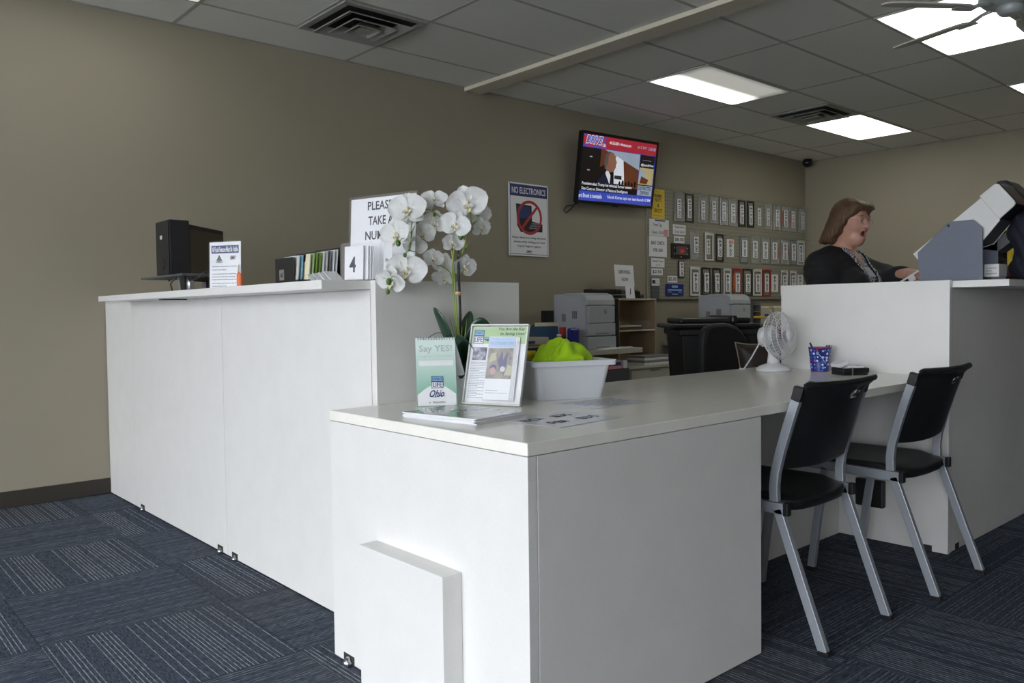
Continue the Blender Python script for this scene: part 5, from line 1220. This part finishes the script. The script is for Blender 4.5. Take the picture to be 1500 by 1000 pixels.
# the woman behind the right counter, facing the customer (-Y)
hc = (-.012, -.045, 1.545)
Jw = dict(head=hc, headb=(-.005, -.015, 1.47), neck=(0, .03, 1.36), hr=rotm(R(-9), R(9)), jaw=.042, tw=1.22, aw=1.2, fwd=-1, jowl=1,
          pelvis=(0, .04, .93), waist=(0, .04, 1.05), chest=(0, .03, 1.235), belly=(0, -.01, 1.06), bust=((-.085, -.085, 1.185), (.085, -.085, 1.185)),
          shL=(.16, .03, 1.30), shR=(-.165, .05, 1.295), elL=(.185, -.16, 1.225), elR=(-.245, .0, 1.06), wrL=(.055, -.325, 1.248), wrR=(-.13, -.17, 1.10),
          hdL=(-.35, -.9, -.18), hsL=(.9, -.35, .1), hdR=(.3, -.6, -.7), hsR=(-.9, -.3, .1),
          hipL=(.10, .04, .88), hipR=(-.10, .04, .88), knL=(.10, .03, .48), knR=(-.10, .03, .48), anL=(.10, .04, .095), anR=(-.10, .04, .095))
t = thing('person', 'woman in a black cardigan and glasses talking behind the right counter', 'person', (4.47, 2.205, 0))
f, head, gar, legs = body_sdf(Jw)
o = blob('body', f, (-.42, -.52, 0), (.42, .28, 1.70), .006, 'skin', t)
HR = Jw['hr']; HC = np.array(hc)
def hl(x, y, z): return tuple(HR@np.array((x, y, z))+HC)
def hairf(p):
    q = (p-HC)@HR; x, y, z = q[..., 0], q[..., 1], q[..., 2]
    d = ell(q, (0, .018, .036), (.090, .106, .095))
    d = smin(d, ell(q, (0, .050, -.040), (.095, .075, .095)), .04)
    for s in (-1, 1): d = smin(d, ell(q, (s*.062, .055, -.085), (.044, .060, .050)), .03); d = smin(d, ell(q, (s*.070, -.002, .012), (.028, .052, .075)), .03)
    d = smin(d, cap(q, (0, .095, -.06), (0, .145, -.118), .060, .022), .035); d = smin(d, cap(q, (-.055, .08, -.07), (-.075, .12, -.120), .035, .016), .025)
    d = smin(d, cap(q, (-.050, -.062, .082), (.050, -.062, .082), .030, .030), .03); d = smin(d, ell(q, (0, -.088, .078), (.055, .020, .022)), .015)
    az = np.arctan2(x, y+.001); strands = .0016*np.sin(az*42+2*np.sin(z*25))+.0010*np.sin(az*95+z*30)
    y0 = np.where(z > .01, -.80*(z-.01), -.58*(z-.01))-.032+.004*np.sin(z*120)
    cut = np.maximum(y-y0, z-.066-.006*np.sin(x*75)-.12*np.abs(x))                      # the face side is swept clear below the fringe
    neck_ = ell(q, (0, -.05, -.15), (.06, .075, .08))
    d = smax(d+strands, -cut, .010); return smax(d, -neck_, .012)
blob('hair', hairf, (HC-.22).tolist(), (HC+np.array((.2, .2, .2))).tolist(), .005, 'hair', t)
def neckline(p):   # open front of the cardigan: a wedge from the neck down
    x, y, z = p[..., 0], p[..., 1], p[..., 2]; c = .02
    wdt = .030+np.clip((z-1.20)*.36, -.015, .065)
    return np.maximum(np.abs(x-c)-wdt, y+.02)
def cardi(p):
    d = gar(p, .016); d = np.minimum(d, smax(f(p)-.016, p[..., 2]-1.0, .004)); d = smax(d, -(cap(p, Jw['neck'], Jw['headb'], .083, .078)), .01); d = smax(d, -neckline(p), .008)
    d = smax(d, .86-p[..., 2], .005); rib = .0015*np.sin(p[..., 2]*170+6*np.sin(p[..., 0]*20)); return d+rib+.004*np.sin(p[..., 0]*31+p[..., 2]*37)*np.sin(p[..., 1]*29)
blob('cardigan', cardi, (-.42, -.45, .84), (.42, .34, 1.46), .006, 'knit', t)
def blouse(p):
    d = gar(p, .008, False); d = smax(d, .9-p[..., 2], .005); nk = cap(p, (0, -.02, 1.42), (0, -.12, 1.285), .060, .046); d = smax(d, -nk, .006)
    return smax(d, -cap(p, Jw['neck'], Jw['headb'], .070, .066), .006)
blob('blouse', blouse, (-.3, -.32, .88), (.3, .28, 1.44), .006, 'speck', t)
def lapel(p):
    x, y, z = p[..., 0], p[..., 1], p[..., 2]; wdt = .030+np.clip((z-1.20)*.36, -.015, .065)
    d = np.abs(gar(p, .019, False))-.003; d = smax(d, np.abs(np.abs(x-.02)-wdt-.012)-.018, .004); d = smax(d, y+.035, .004); return smax(d, smax(1.0-z, z-1.405, .003), .003)
blob('lapel_trim', lapel, (-.2, -.34, .98), (.25, .0, 1.42), .005, 'speck', t)
def undert(p):
    d = gar(p, .011, False); return smax(smax(d, np.abs(p[..., 2]-1.262)-.028, .004), smax(np.abs(p[..., 0]-.015)-.052, p[..., 1]+.03, .004), .004)
blob('undershirt', undert, (-.1, -.32, 1.2), (.12, .0, 1.33), .005, 'top', t)
fw_ = f
blob('trousers', lambda p: smax(np.minimum(legs(p, .012), fw_(p)-.013), np.maximum(p[..., 2]-.97, .075-p[..., 2]), .004), (-.36, -.2, .06), (.36, .28, .98), .012, 'trouser', t)
for s in 'LR':
    a = Jw['an'+s]; b = MB('black'); b.ball((a[0], a[1]-.075, .042), (.052, .135, .042), None, 10); part('shoe', b, t)
b = MB('eye')
for s in (-1, 1):
    b.ball(hl(s*.031, -.0735, .009), .0105, 'eye', 8); b.ball(hl(s*.031, -.0825, .006), .0040, 'iris', 8)
    b.tube([hl(s*(.031+.014*u), -.0905+.007*u*u, .0105-.004*(1-u*u)) for u in (-1, -.5, 0, .5, 1)], .0012, 5, 'hair'); b.tube([hl(s*(.033+.018*u), -.0885+.008*u*u, .0345+.003*(1-u*u)) for u in (-1, -.4, .3, 1)], [.001, .002, .002, .001], 5, 'hair')
part('eyes', b, t)
b = MB('mouth'); b.ball(hl(0, -.068, -.056), (.019, .020, .020), None, 10); part('mouth_interior', b, t)
b = MB('lips'); n = 20
pts = [hl(.021*math.cos(2*PI*k/n), -.0945+.010*abs(math.cos(2*PI*k/n))**2+.009*(math.sin(2*PI*k/n) < 0)*abs(math.sin(2*PI*k/n)), -.0565+.0195*math.sin(2*PI*k/n)) for k in range(n)]; b.tube(pts, .0042, 6, closed=True); part('lips', b, t)
b = MB('wframe'); b.box(-.010, .010, -.002, .002, -.002, .002); b.v = [hl(x*1.0, y-.087, z-.0415) for x, y, z in b.v]; part('teeth', b, t)
b = MB('wire')
for s in (-1, 1):
    b.tube([hl(s*.032+.020*math.cos(2*PI*k/22), -.106+.010*abs(math.cos(2*PI*k/22))*(1 if math.cos(2*PI*k/22)*s > 0 else 0), .008+.015*math.sin(2*PI*k/22)) for k in range(22)], .0010, 5, closed=True)
    b.tube([hl(s*.052, -.097, .012), hl(s*.074, -.06, .014), hl(s*.082, .01, .010)], .0010, 5)
b.tube([hl(-.012, -.106, .012), hl(0, -.112, .015), hl(.012, -.106, .012)], .0010, 5); g_ = part('glasses', b, t)
b = MB('lens')
for s in (-1, 1): b = MB('lens'); b.add([hl(s*.032+.0195*math.cos(2*PI*k/20), -.105, .008+.0145*math.sin(2*PI*k/20)) for k in range(20)], [tuple(range(20))]); part('lens', b, g_)
b = MB('wire'); b.tube([(.075*math.sin(2*PI*k/24)*.72, .0-.0-.075*math.cos(2*PI*k/24)-.005, 1.355-.045*(1+math.cos(2*PI*k/24))*.55) for k in range(24)], .002, 5, closed=True); part('necklace', b, t)

# the customer at the right edge, leaning on the counter
Jc = dict(head=(.10, .13, 1.665), headb=(.09, .14, 1.575), neck=(.05, .14, 1.47), hr=rotm(R(180), R(10)), jaw=0, tw=1.12, aw=1.2, fwd=1,
          pelvis=(0, -.09, .97), waist=(0, -.04, 1.10), chest=(.01, .07, 1.31), belly=(0, -.03, 1.14), bust=(),
          shL=(-.175, .185, 1.405), shR=(.21, .15, 1.44), elL=(-.185, .165, 1.255), elR=(.28, .10, 1.21), wrL=(-.15, .245, 1.235), wrR=(.14, .33, 1.235),
          hdL=(.75, .65, -.08), hsL=(.5, -.8, 0), hdR=(-.4, .9, -.05), hsR=(-.9, -.4, 0),
          hipL=(-.10, -.09, .92), hipR=(.10, -.09, .92), knL=(-.11, -.05, .50), knR=(.11, -.09, .50), anL=(-.11, -.10, .095), anR=(.12, -.13, .095))
t = thing('person', 'customer in a navy jacket at the right edge leaning on the counter', 'person', (4.285, .985, 0))
f, head, gar2, legs2 = body_sdf(Jc)
blob('body', f, (-.42, -.26, 0), (.45, .58, 1.80), .007, 'skin', t)
HR2 = Jc['hr']; HC2 = np.array(Jc['head'])
blob('hair', lambda p: smax(ell((p-HC2)@HR2, (0, .022, .036), (.084, .100, .090)), -ell((p-HC2)@HR2, (0, -.12, -.02), (.07, .09, .09)), .01), (HC2-.16).tolist(), (HC2+.18).tolist(), .006, 'hair', t)
fc_ = f
def jack(p):
    d = gar2(p, .022); d = np.minimum(d, smax(fc_(p)-.020, p[..., 2]-1.08, .004)); d = smax(d, -cap(p, Jc['neck'], Jc['headb'], .078, .072), .01); d = smax(d, .82-p[..., 2], .005)
    return d+.006*np.sin(p[..., 2]*60+9*np.sin(p[..., 1]*18))*np.sin(p[..., 0]*25+1)
blob('jacket', jack, (-.45, -.28, .8), (.45, .52, 1.56), .007, 'navy', t)
blob('trousers', lambda p: smax(np.minimum(legs2(p, .012), fc_(p)-.013), np.maximum(p[..., 2]-.98, .075-p[..., 2]), .004), (-.36, -.3, .06), (.36, .28, .99), .012, 'trouser', t)
for s in 'LR':
    a = Jc['an'+s]; b = MB('black'); b.ball((a[0], a[1]+.075, .042), (.052, .135, .042), None, 10); part('shoe', b, t)
b = MB('eye')
for s in (-1, 1):
    h2 = lambda x, y, z: tuple(HR2@np.array((x, y, z))+HC2); b.ball(h2(s*.031, -.077, .012), .0105, 'eye', 8); b.ball(h2(s*.031, -.0865, .010), .0042, 'iris', 8)
part('eyes', b, t)

# yellow curtain on the back wall behind the customer
b = MB('curtain'); n = 60; vs = []; fs = []
for i in range(n+1):
    y = 2.1+.98*i/n; x = XB-.06+.022*math.sin(i*1.25)+.01*math.sin(i*.41)
    vs += [(x, y, .03), (x, y, 1.98)]
for i in range(n): fs.append((2*i, 2*i+1, 2*i+3, 2*i+2))
b.add(vs, fs, None, True); t = thing('curtain', 'yellow curtain hanging on the back wall behind the customer', 'curtain', (0, 0, 0)); o = part('cloth', b, t); m_ = o.modifiers.new('thick', 'SOLIDIFY'); m_.thickness = .006
b = MB('dgrey'); b.tube([(XB-.06, 2.05, 1.985), (XB-.06, 3.13, 1.985)], .012, 10); b.box(XB-.06, XB, 2.06, 2.08, 1.975, 1.995); b.box(XB-.06, XB, 3.1, 3.12, 1.975, 1.995); part('rod', b, t)

# ------------------------------------------------------------------ back office along the left wall
def worktop(x0, x1, label):
    t = thing('work_table', label, 'table', (0, 0, 0), 0, 'grey work tables along the wall')
    part('tabletop', MB('beige').box(x0, x1, 4.56, W-.02, .695, .738), t, .004)
    for x in (x0+.25, x1-.72):
        for y in (4.80, W-.1): part('leg', MB('dgrey').box(x-.02, x+.02, y-.02, y+.02, 0, .695), t)
worktop(4.0, 5.565, 'grey work table under the nearer printer'); worktop(6.75, 9.2, 'grey work table under the farther printer')
ZT = .738
def printer():
    t = thing('printer', '', 'printer')
    w, d, h = .345, .40, .475
    pr = [(0, .205), (.0, h-.11), (.012, h-.05), (.045, h-.012), (.10, h), (d, h-.004), (d, .205)]
    yzm = Matrix(((0, 0, 1, 0), (1, 0, 0, 0), (0, 1, 0, 0), (0, 0, 0, 1)))
    b = MB('prgrey'); b.M = yzm; b.prism([(.03, .11), (.03, h-.06), (.05, h-.02), (.10, h-.006), (d, h-.008), (d, .11)], .004, w-.004, 'prlav'); part('body', b, t, .006)
    b = MB('prgrey'); b.M = yzm; b.prism([(.0, h-.105), (.004, h-.06), (.03, h-.02), (.085, h), (d-.12, h), (d-.12, h-.02), (.09, h-.03), (.06, h-.105)], .0, w); part('top_cover', b, t, .008)
    b = MB('prgrey'); b.box(.012, w-.012, -.004, .03, .222, h-.110); b.M = frm((w*.62, -.0045, h-.16), (1, 0, 0), (0, 0, 1)); b.disc(0, 0, .016, .020, .0005, 'mgrey', 20); b.text('hp', 0, 0, .020, .020, m='prgrey', z=.001, shear=.3); part('front_door', b, t, .005)
    b = MB('prgrey'); b.box(.006, w-.006, -.004, .06, .118, .218); b.box(.09, w-.09, -.0052, 0, .128, .140, 'mgrey'); part('paper_tray', b, t, .006)
    b = MB('prgrey'); b.box(.0, w, -.006, d-.01, .004, .108); b.box(.09, w-.09, -.0072, 0, .014, .026, 'mgrey'); part('paper_tray', b, t, .006)
    b = MB('wframe'); b.M = frm((w*.62, .008, h-.073), (1, 0, 0), (0, .25, 1)); b.box(-.03, .03, -.008, .008, 0, .004); part('display', b, t)
    b = MB('dgrey'); b.M = frm((.0035, .15, .29), (0, -1, 0), (0, 0, 1))
    for k in range(5): b.rect(-.030+.012*k, -.023+.012*k, -.03, .035, .001, 'dgrey')
    b.rect(-.16, -.11, -.055, .01, .001, 'mgrey') if False else b.rect(-.155, -.105, -.055, .01, .001, 'mgrey'); part('side_vents', b, t)
    return t
p1 = printer(); p1.location = (4.915, 4.605, ZT); p1['label'] = 'grey office printer nearer the camera, beside the wooden cubby'; p1['group'] = 'office printers'
dup(p1, (7.0, 4.605, ZT), 0, 'grey office printer farther off, in front of the pegboard', 'office printers')
tag(MB('gloss').box(5.264, 5.335, 4.63, 4.95, ZT, 1.16).build('slab', bevel=.003), 'dark box filling the shadow gap between the nearer printer and the wooden cubby', 'slab')  # added dark box standing in for the shadow gap right of the printer
tag(MB('dgrey').box(7.352, 7.43, 4.63, 4.95, ZT, 1.14).build('slab', bevel=.003), 'dark green binder beside the farther printer', 'slab')
tag(MB('black').box(4.845, 4.905, 4.99, 5.09, ZT, 1.07).build('speaker', bevel=.005), 'black speaker behind the nearer printer', 'speaker')

t = thing('wooden_cubby', 'open wooden cubby shelf between the printers', 'shelf', (0, 0, 0))
x0, x1, y0, y1, z0, z1 = 5.635, 6.178, 4.90, 5.22, .565, 1.172
part('back', MB('wood').box(x0+.015, x1-.015, y1-.012, y1, z0, z1-.015), t)
for a in (x0, x1-.016): part('side', MB('wood').box(a, a+.016, y0, y1, z0, z1-.016), t, .001)
part('top', MB('woodedge').box(x0-.004, x1+.004, y0-.004, y1, z1-.016, z1), t, .001)
part('shelf', MB('woodedge').box(x0+.016, x1-.016, y0+.002, y1-.012, .866, .880), t, .001)
tag(MB('dgrey').box(5.70, 6.02, 4.93, 5.15, .8805, .905).build('paper_pile', bevel=.003), 'flat pile of dark papers on the cubby shelf', 'papers')
tag(MB('woodedge').box(5.68, 5.99, 4.92, 5.12, .9055, .922).build('paper_pile', bevel=.003), 'tan papers on top of the dark pile in the cubby', 'papers')
tag(MB('tan').box(5.66, 5.73, 4.96, 5.1, .9225, .965).build('small_carton', bevel=.003), 'small tan carton at the left of the cubby shelf', 'box')
b = MB('clearw'); b.M = Matrix.Translation((6.09, 4.97, .8805)); b.box(-.06, .07, -.04, .1, 0, .085); tag(b.build('plastic_package', bevel=.02), 'crinkled clear plastic package at the right of the cubby shelf', 'package')
t = thing('desk_device', 'long black device on top of the wooden cubby', 'device', (0, 0, 0))
b = MB('black'); b.box(5.50, 6.13, 5.0, 5.18, 1.1725, 1.215); b.prism([(5.42, 5.02), (5.75, 5.0), (5.75, 5.18), (5.45, 5.16)], 1.215, 1.262); b.box(5.75, 6.12, 5.06, 5.16, 1.215, 1.262); part('casing', b, t, .012)
t = thing('serving_sign', 'white serving now sign standing on the wooden cubby', 'sign'); align(t, frm((5.835, 4.985, 1.285), (1, .06, .0), (-.06, .08, 1)))
b = MB('paper'); b.box(-.145, .145, .0, .20, -.002, 0); part('sheet', b, t); b = MB('ink'); b.text('SERVING', 0, .135, .034, .18, z=.0006); b.text('NOW', .005, .065, .034, .10, z=.0006); part('print', b, t)
b = MB('clearw'); b.box(-.15, .15, -.005, .205, .002, .004); b.box(-.05, .05, -.11, .0, -.012, -.008); b.box(-.08, .08, -.112, -.108, -.06, .01); part('acrylic_holder', b, t)
t = thing('number_stand', 'small card numbered 1 below the serving now sign', 'card'); align(t, frm((5.83, 4.915, 1.1735), (1, .0, 0), (.16, .12, 1)))
b = MB('laminated'); b.box(-.062, .062, 0, .118, -.002, 0); b.text('1', .005, .062, .058, .022, z=.0006, shear=.2); part('card', b, t)
tag(MB('gloss').box(5.915, 5.985, 4.93, 4.99, 1.1725, 1.24).build('small_clock', bevel=.004), 'small dark box right of the card numbered 1', 'box')

t = thing('storage_cabinet', 'low beige metal cabinet below the wooden cubby', 'cabinet', (0, 0, 0))
part('body', MB('beige').box(5.51, 6.19, 4.66, 5.2, 0, .54), t, .004); part('top', MB('beige').box(5.47, 6.2, 4.64, 5.22, .542, .564), t, .003); part('drawer', MB('beige').box(5.52, 6.18, 4.650, 4.66, .30, .525), t, .002); b = MB('dgrey'); b.box(5.78, 5.92, 4.645, 4.65, .515, .523); part('drawer_handle', b, t)
for k in range(4): tag(MB('mgrey' if k % 2 else 'wframe').box(5.72+.01*k, 6.16-.008*k, 4.67+.006*k, 4.88, .565+.021*k, .585+.021*k).build('paper_ream', bevel=.003), '%s paper bundle from the bottom, on the beige cabinet' % ordn[k], 'papers', 'paper bundles on the beige cabinet')
t = thing('drawer_unit', 'dark drawer unit under the nearer work table', 'drawers', (0, 0, 0)); part('body', MB('dgrey').box(4.95, 5.46, 4.62, 5.15, 0, .56), t, .004)
for k in range(3): part('drawer', MB('dgrey').box(4.965, 5.445, 4.612, 4.62, .02+.18*k, .19+.18*k), t, .002)
t = thing('supply_box', 'clear supply box with pink and white contents under the table edge', 'box', (5.28, 4.66, .5605))
b = MB('clearw'); b.box(-.15, .14, -.06, .12, 0, .085); part('box', b, t, .004); b = MB('pink'); b.box(-.10, .06, -.05, .1, .004, .03); b.box(-.10, .05, -.05, .1, .032, .06, 'bag'); b.box(.08, .13, -.055, .1, .004, .07, 'paper'); part('contents', b, t)

for k in range(2):
    t = thing('letter_tray', ('lower', 'upper')[k]+' tan letter tray at the left end of the work table', 'tray', (4.24+.0*k, 4.62, ZT+.0005+.062*k), 0, 'tan letter trays')
    b = MB('tan'); b.box(-.26, .24, 0, .3, 0, .006); b.box(-.26, -.25, 0, .3, .006, .06); b.box(.23, .24, 0, .3, .006, .06); b.box(-.26, .24, .29, .3, .006, .06); b.box(-.26, -.06, -.003, .004, .006, .055); b.box(-.03, .24, -.003, .004, .006, .055); part('tray_body', b, t, .004)
    b = MB('blue'); b.box(.02, .09, -.0045, -.003, .015, .035); part('label_plate', b, t)
b = MB('bluefile'); b.M = Matrix.Translation((4.63, 4.93, ZT)) @ Matrix.Rotation(R(-14), 4, 'X'); b.prism([(-.22, 0), (-.23, .14), (-.17, .225), (.20, .225), (.20, 0)], -.006, .006); 
o = MB('bluefile'); o.M = Matrix.Translation((4.79, 4.93, ZT)) @ Matrix.Scale(.86, 4, (1, 0, 0)) @ Matrix.Rotation(R(-10), 4, 'X') @ Matrix.Rotation(R(90), 4, 'X'); o.prism([(-.25, 0), (-.26, .14), (-.19, .215), (.18, .215), (.18, 0)], -.006, .006); o.prism([(-.17, .20), (.2, .20), (.2, .232), (-.16, .232)], .006, .012, 'cream'); o.prism([(-.18, .2), (.19, .2), (.19, .222), (-.17, .222)], .002, .0085, 'leaf'); tag(o.build('file_folder'), 'blue file folder leaning behind the tan trays', 'folder')
t = thing('snack_bag', 'shiny blue bag standing left of the nearer printer', 'bag', (4.755, 4.61, ZT)); b = MB('bag'); b.box(-.055, .05, -.02, .03, 0, .19); b.text('L', 0, 0, .05, .03, m='paper'); b = MB('bag'); b.box(-.055, .05, -.02, .03, 0, .19); b.M = frm((0, -.0215, .05), (1, 0, 0), (0, 0, 1)); b.poly([(-.02, -.03), (-.01, .03), (.0, .0), (.02, -.02), (.01, -.035), (0, -.01)], .001, 'paper'); part('pouch', b, t, .018)
tag(MB('red').box(4.655, 4.70, 4.64, 4.68, ZT, .935).build('red_packet', bevel=.006), 'narrow red packet beside the blue bag', 'packet')
t = thing('glass_bottle', 'small clear bottle with a white cap in front of the blue folder', 'bottle', (4.575, 4.60, ZT)); b = MB('clear'); b.lathe([(.03, 0), (.032, .008), (.032, .09), (.018, .112), (.016, .125)], 20); part('glass_body', b, t); b = MB('white'); b.lathe([(.018, .125), (.018, .142)], 18); part('cap', b, t)
t = thing('glass_bottle', 'second clear bottle just right of the white-capped one', 'bottle', (4.635, 4.60, ZT)); b = MB('clear'); b.lathe([(.024, 0), (.026, .008), (.026, .08), (.016, .10), (.015, .11)], 20); part('glass_body', b, t); b = MB('brown'); b.lathe([(.017, .11), (.017, .122)], 18); part('cap', b, t)
for k in range(3): tag(MB('paper').box(5.02+.05*k, 5.36+.04*k, 4.565+.002*k, 4.6, ZT+.0004+.004*k, ZT+.004+.004*k).build('loose_paper'), ['lowest loose paper on the table before the nearer printer', 'middle loose paper on the table before the nearer printer', 'uppermost loose paper on the table before the nearer printer'][k], 'papers', 'loose papers by the printer')
tag(MB('black').box(4.06, 4.40, 4.575, 4.612, ZT+.0004, ZT+.05).build('stapler', bevel=.008), 'black stapler in front of the tan trays', 'stapler')

t = thing('paper_sorter', 'green-grey paper sorter with slots beside the farther printer', 'sorter', (7.62, 4.72, ZT)); b = MB('mgrey'); b.box(-.10, -.09, 0, .3, 0, .385); b.box(.09, .10, 0, .3, 0, .385)
for k in range(6): b.box(-.09, .09, 0, .3, .0+.072*k, .008+.072*k)
part('rack', b, t); b = MB('yellow'); b.box(-.088, .10, -.03, .2, .226, .245); part('yellow_folder', b, t)
for k in (0, 1, 3): b = MB('paper' if k else 'green'); b.box(-.08, .08, -.015, .25, .0085+.072*k, .025+.072*k); part('papers', b, t)
for k, (x, l) in enumerate(((7.90, 'left tan file box beside the paper sorter'), (8.30, 'right tan file box by the counter edge'))):
    t = thing('file_box', l, 'box', (x, 4.80, .92), 0, 'tan file boxes'); b = MB('tan'); b.prism([(-.17, 0), (.17, 0), (.17, .25), (-.17, .25)], 0, .15); part('carton', b, t, .004); b = MB('cream'); b.box(-.15, .15, .02, .24, .15, .168); part('papers', b, t); b = MB('blue'); b.box(.02, .10, -.002, .0, .06, .08); part('label', b, t)
t = thing('stand_shelf', 'grey stand under the tan file boxes', 'shelf', (0, 0, 0)); b = MB('beige'); b.box(7.74, 9.0, 4.78, 5.1, .90, .9195); b.box(7.74, 7.76, 4.78, 5.1, ZT, .90); b.box(8.98, 9.0, 4.78, 5.1, ZT, .90); part('frame', b, t)
t = thing('flag', 'red item on a white stick behind the table fan', 'flag', (7.93, 4.62, ZT)); b = MB('paper'); b.tube([(-.18, 0, .30), (.08, 0, .0)], .006, 6); part('stick', b, t); b = MB('rframe'); b.prism([(-.02, .0), (.08, -.03), (.10, .05), (.02, .06)], .02, .12); part('red_sleeve', b, t, .006)

# wheeled bin, office chair, cushion
fx = Vector((.748, -.663, 0)); ab = math.atan2(fx.y, fx.x)
t = thing('wheeled_bin', 'large black wheeled bin with a hinged lid behind the desk', 'bin', (4.41, 3.06, 0), ab)
b = MB('blackm'); lo_ = [(-.19, -.2), (.19, -.2), (.19, .2), (-.19, .2)]; hi_ = [(-.235, -.25), (.235, -.25), (.235, .25), (-.235, .25)]
b.add([(x, y, .06) for x, y in lo_]+[(x, y, .93) for x, y in hi_], [(3, 2, 1, 0), (4, 5, 6, 7), (0, 1, 5, 4), (1, 2, 6, 5), (2, 3, 7, 6), (3, 0, 4, 7)]); b.frame(-.25, .25, -.265, .265, .03, .905, .945); part('body', b, t, .01)
b = MB('black'); b.M = Matrix.Translation((0, 0, .948)); b.prism([(-.30, -.27), (.24, -.275), (.24, .275), (-.30, .27)], 0, .03); b.prism([(-.24, -.22), (.20, -.22), (.20, .22), (-.24, .22)], .03, .065); b.box(.06, .10, -.28, .28, .03, .08); part('lid', b, t, .014)
b = MB('black'); b.tube([(.25, -.2, .93), (.32, -.2, .95), (.32, .2, .95), (.25, .2, .93)], .014, 8); part('handle', b, t)
for s in (-1, 1): b = MB('black'); b.M = Matrix.Translation((.17, s*.21, .10)) @ Matrix.Rotation(R(90), 4, 'X'); b.lathe([(.10, -.02), (.10, .02)], 24); part('wheel', b, t)
b = MB('mgrey'); b.box(-.03, -.0, -.27, -.255, .86, .92); part('latch', b, t)

t = thing('office_chair', 'black high-backed office chair in front of the wheeled bin', 'chair', (4.075, 2.70, 0), ab)
def backf(p): return ell(p, (-.03, .0, .76), (.20, .055, .235))+.0
b = MB('blackm'); n, k = 20, 16; vs = []; fs = []
pl = []
for i in range(28):
    a = 2*PI*i/28; c, s_ = math.cos(a), math.sin(a); e = .45
    pl.append((-.01+.20*math.copysign(abs(c)**e, c)+.0*s_, .74+.245*math.copysign(abs(s_)**e, s_)-.10*max(0, c)*max(0, s_)))
b.M = Matrix.Translation((0, .10, 0)) @ Matrix.Rotation(R(34), 4, 'Z') @ Matrix.Rotation(R(90), 4, 'X'); b.prism(pl, -.03, .03); part('backrest', b, t, .02)
part('seat', MB('blackm').box(-.22, .24, -.38, .08, .42, .50), t, .04)
for s in (-1, 1): part('armrest', MB('black').bar([(s*.31, .06, .46), (s*.315, .04, .64), (s*.315, -.25, .66)], .04, .03, (1, 0, 0)), t, .006)
part('gas_column', MB('dgrey').tube([(0, -.12, .08), (0, -.12, .42)], .03, 14), t)
for k in range(5):
    a = 2*PI*k/5; b = MB('black'); b.bar([(0, -.12, .09), (.29*math.cos(a), -.12+.29*math.sin(a), .065)], .045, .03, (-math.sin(a), math.cos(a), 0)); o = part('base_leg', b, t, .005)
    b = MB('black'); b.ball((.29*math.cos(a), -.12+.29*math.sin(a), .028), .028, None, 8); part('caster', b, o)
t = thing('cushion', 'brown cushion with pale piping on the office chair', 'cushion')
align(t, frm((4.09, 2.49, .70), (.748, -.663, .08), (.0, .12, 1)))
b = MB('brown'); n = 16; vs = []; fs = []
for sg in (1, -1):
    for j in range(n+1):
        for i in range(n+1):
            u, v = i/n*2-1, j/n*2-1; ins = 1-.10*(1-v*v)*abs(u)**3; inv = 1-.12*(1-u*u)*abs(v)**3
            vs.append((u*.135*ins, v*.19*inv, sg*.055*max(0, (1-u**4)*(1-v**4))**.6))
q = lambda s, i, j: s*(n+1)**2+j*(n+1)+i
for j in range(n):
    for i in range(n): fs.append((q(0, i, j), q(0, i+1, j), q(0, i+1, j+1), q(0, i, j+1))); fs.append((q(1, i, j+1), q(1, i+1, j+1), q(1, i+1, j), q(1, i, j)))
b.add(vs, fs, None, True); part('cover', b, t)
edge = [vs[q(0, i, 0)] for i in range(n)]+[vs[q(0, n, j)] for j in range(n)]+[vs[q(0, n-i, n)] for i in range(n)]+[vs[q(0, 0, n-j)] for j in range(n)]
part('piping', MB('piping').tube(edge, .005, 6, closed=True), t)

# ------------------------------------------------------------------ light, camera
w = bpy.data.worlds.new('sky'); SC.world = w; w.use_nodes = True; nt = w.node_tree
bg = nt.nodes['Background']; tc = nt.nodes.new('ShaderNodeTexCoord'); sp = nt.nodes.new('ShaderNodeSeparateXYZ'); nt.links.new(tc.outputs['Generated'], sp.inputs[0])
cr = nt.nodes.new('ShaderNodeValToRGB'); nt.links.new(sp.outputs[2], cr.inputs[0]); e = cr.color_ramp.elements
e[0].position = 0; e[0].color = (.40, .42, .45, 1); e[1].position = .6; e[1].color = (1.48, 1.55, 1.68, 1)
nt.links.new(cr.outputs[0], bg.inputs['Color']); bg.inputs['Strength'].default_value = 16.8
for y0, y1 in wins:
    L = bpy.data.lights.new('window_portal', 'AREA'); L.shape = 'RECTANGLE'; L.size = y1-y0; L.size_y = zt-zb; L.cycles.is_portal = True
    o = bpy.data.objects.new('window_portal', L); COL.objects.link(o); o.location = (XF-.17, (y0+y1)/2, (zb+zt)/2); o.rotation_euler = (R(90), 0, R(-90))

cam = bpy.data.cameras.new('camera'); cam.sensor_width = 36; cam.lens = 1192.15/1500*36; cam.clip_start = .05
co = bpy.data.objects.new('camera', cam); COL.objects.link(co); SC.camera = co
a, p, rl = R(48.4634), R(-2.1804), R(-.7112)
fw = Vector((math.cos(a)*math.cos(p), math.sin(a)*math.cos(p), math.sin(p))); rt = Vector((math.sin(a), -math.cos(a), 0)); u0 = rt.cross(fw)
r2_ = math.cos(rl)*rt+math.sin(rl)*u0; u2_ = math.cos(rl)*u0-math.sin(rl)*rt
m = Matrix((r2_, u2_, -fw)).transposed().to_4x4(); m.translation = (0, 0, 1.0736); co.matrix_world = m
SC.view_settings.view_transform = 'Standard'; SC.view_settings.look = 'None'; SC.view_settings.exposure = 0; SC.view_settings.gamma = 1; SC.view_settings.use_curve_mapping = False
SC.cycles.max_bounces = 10; SC.cycles.diffuse_bounces = 6; SC.cycles.transparent_max_bounces = 16
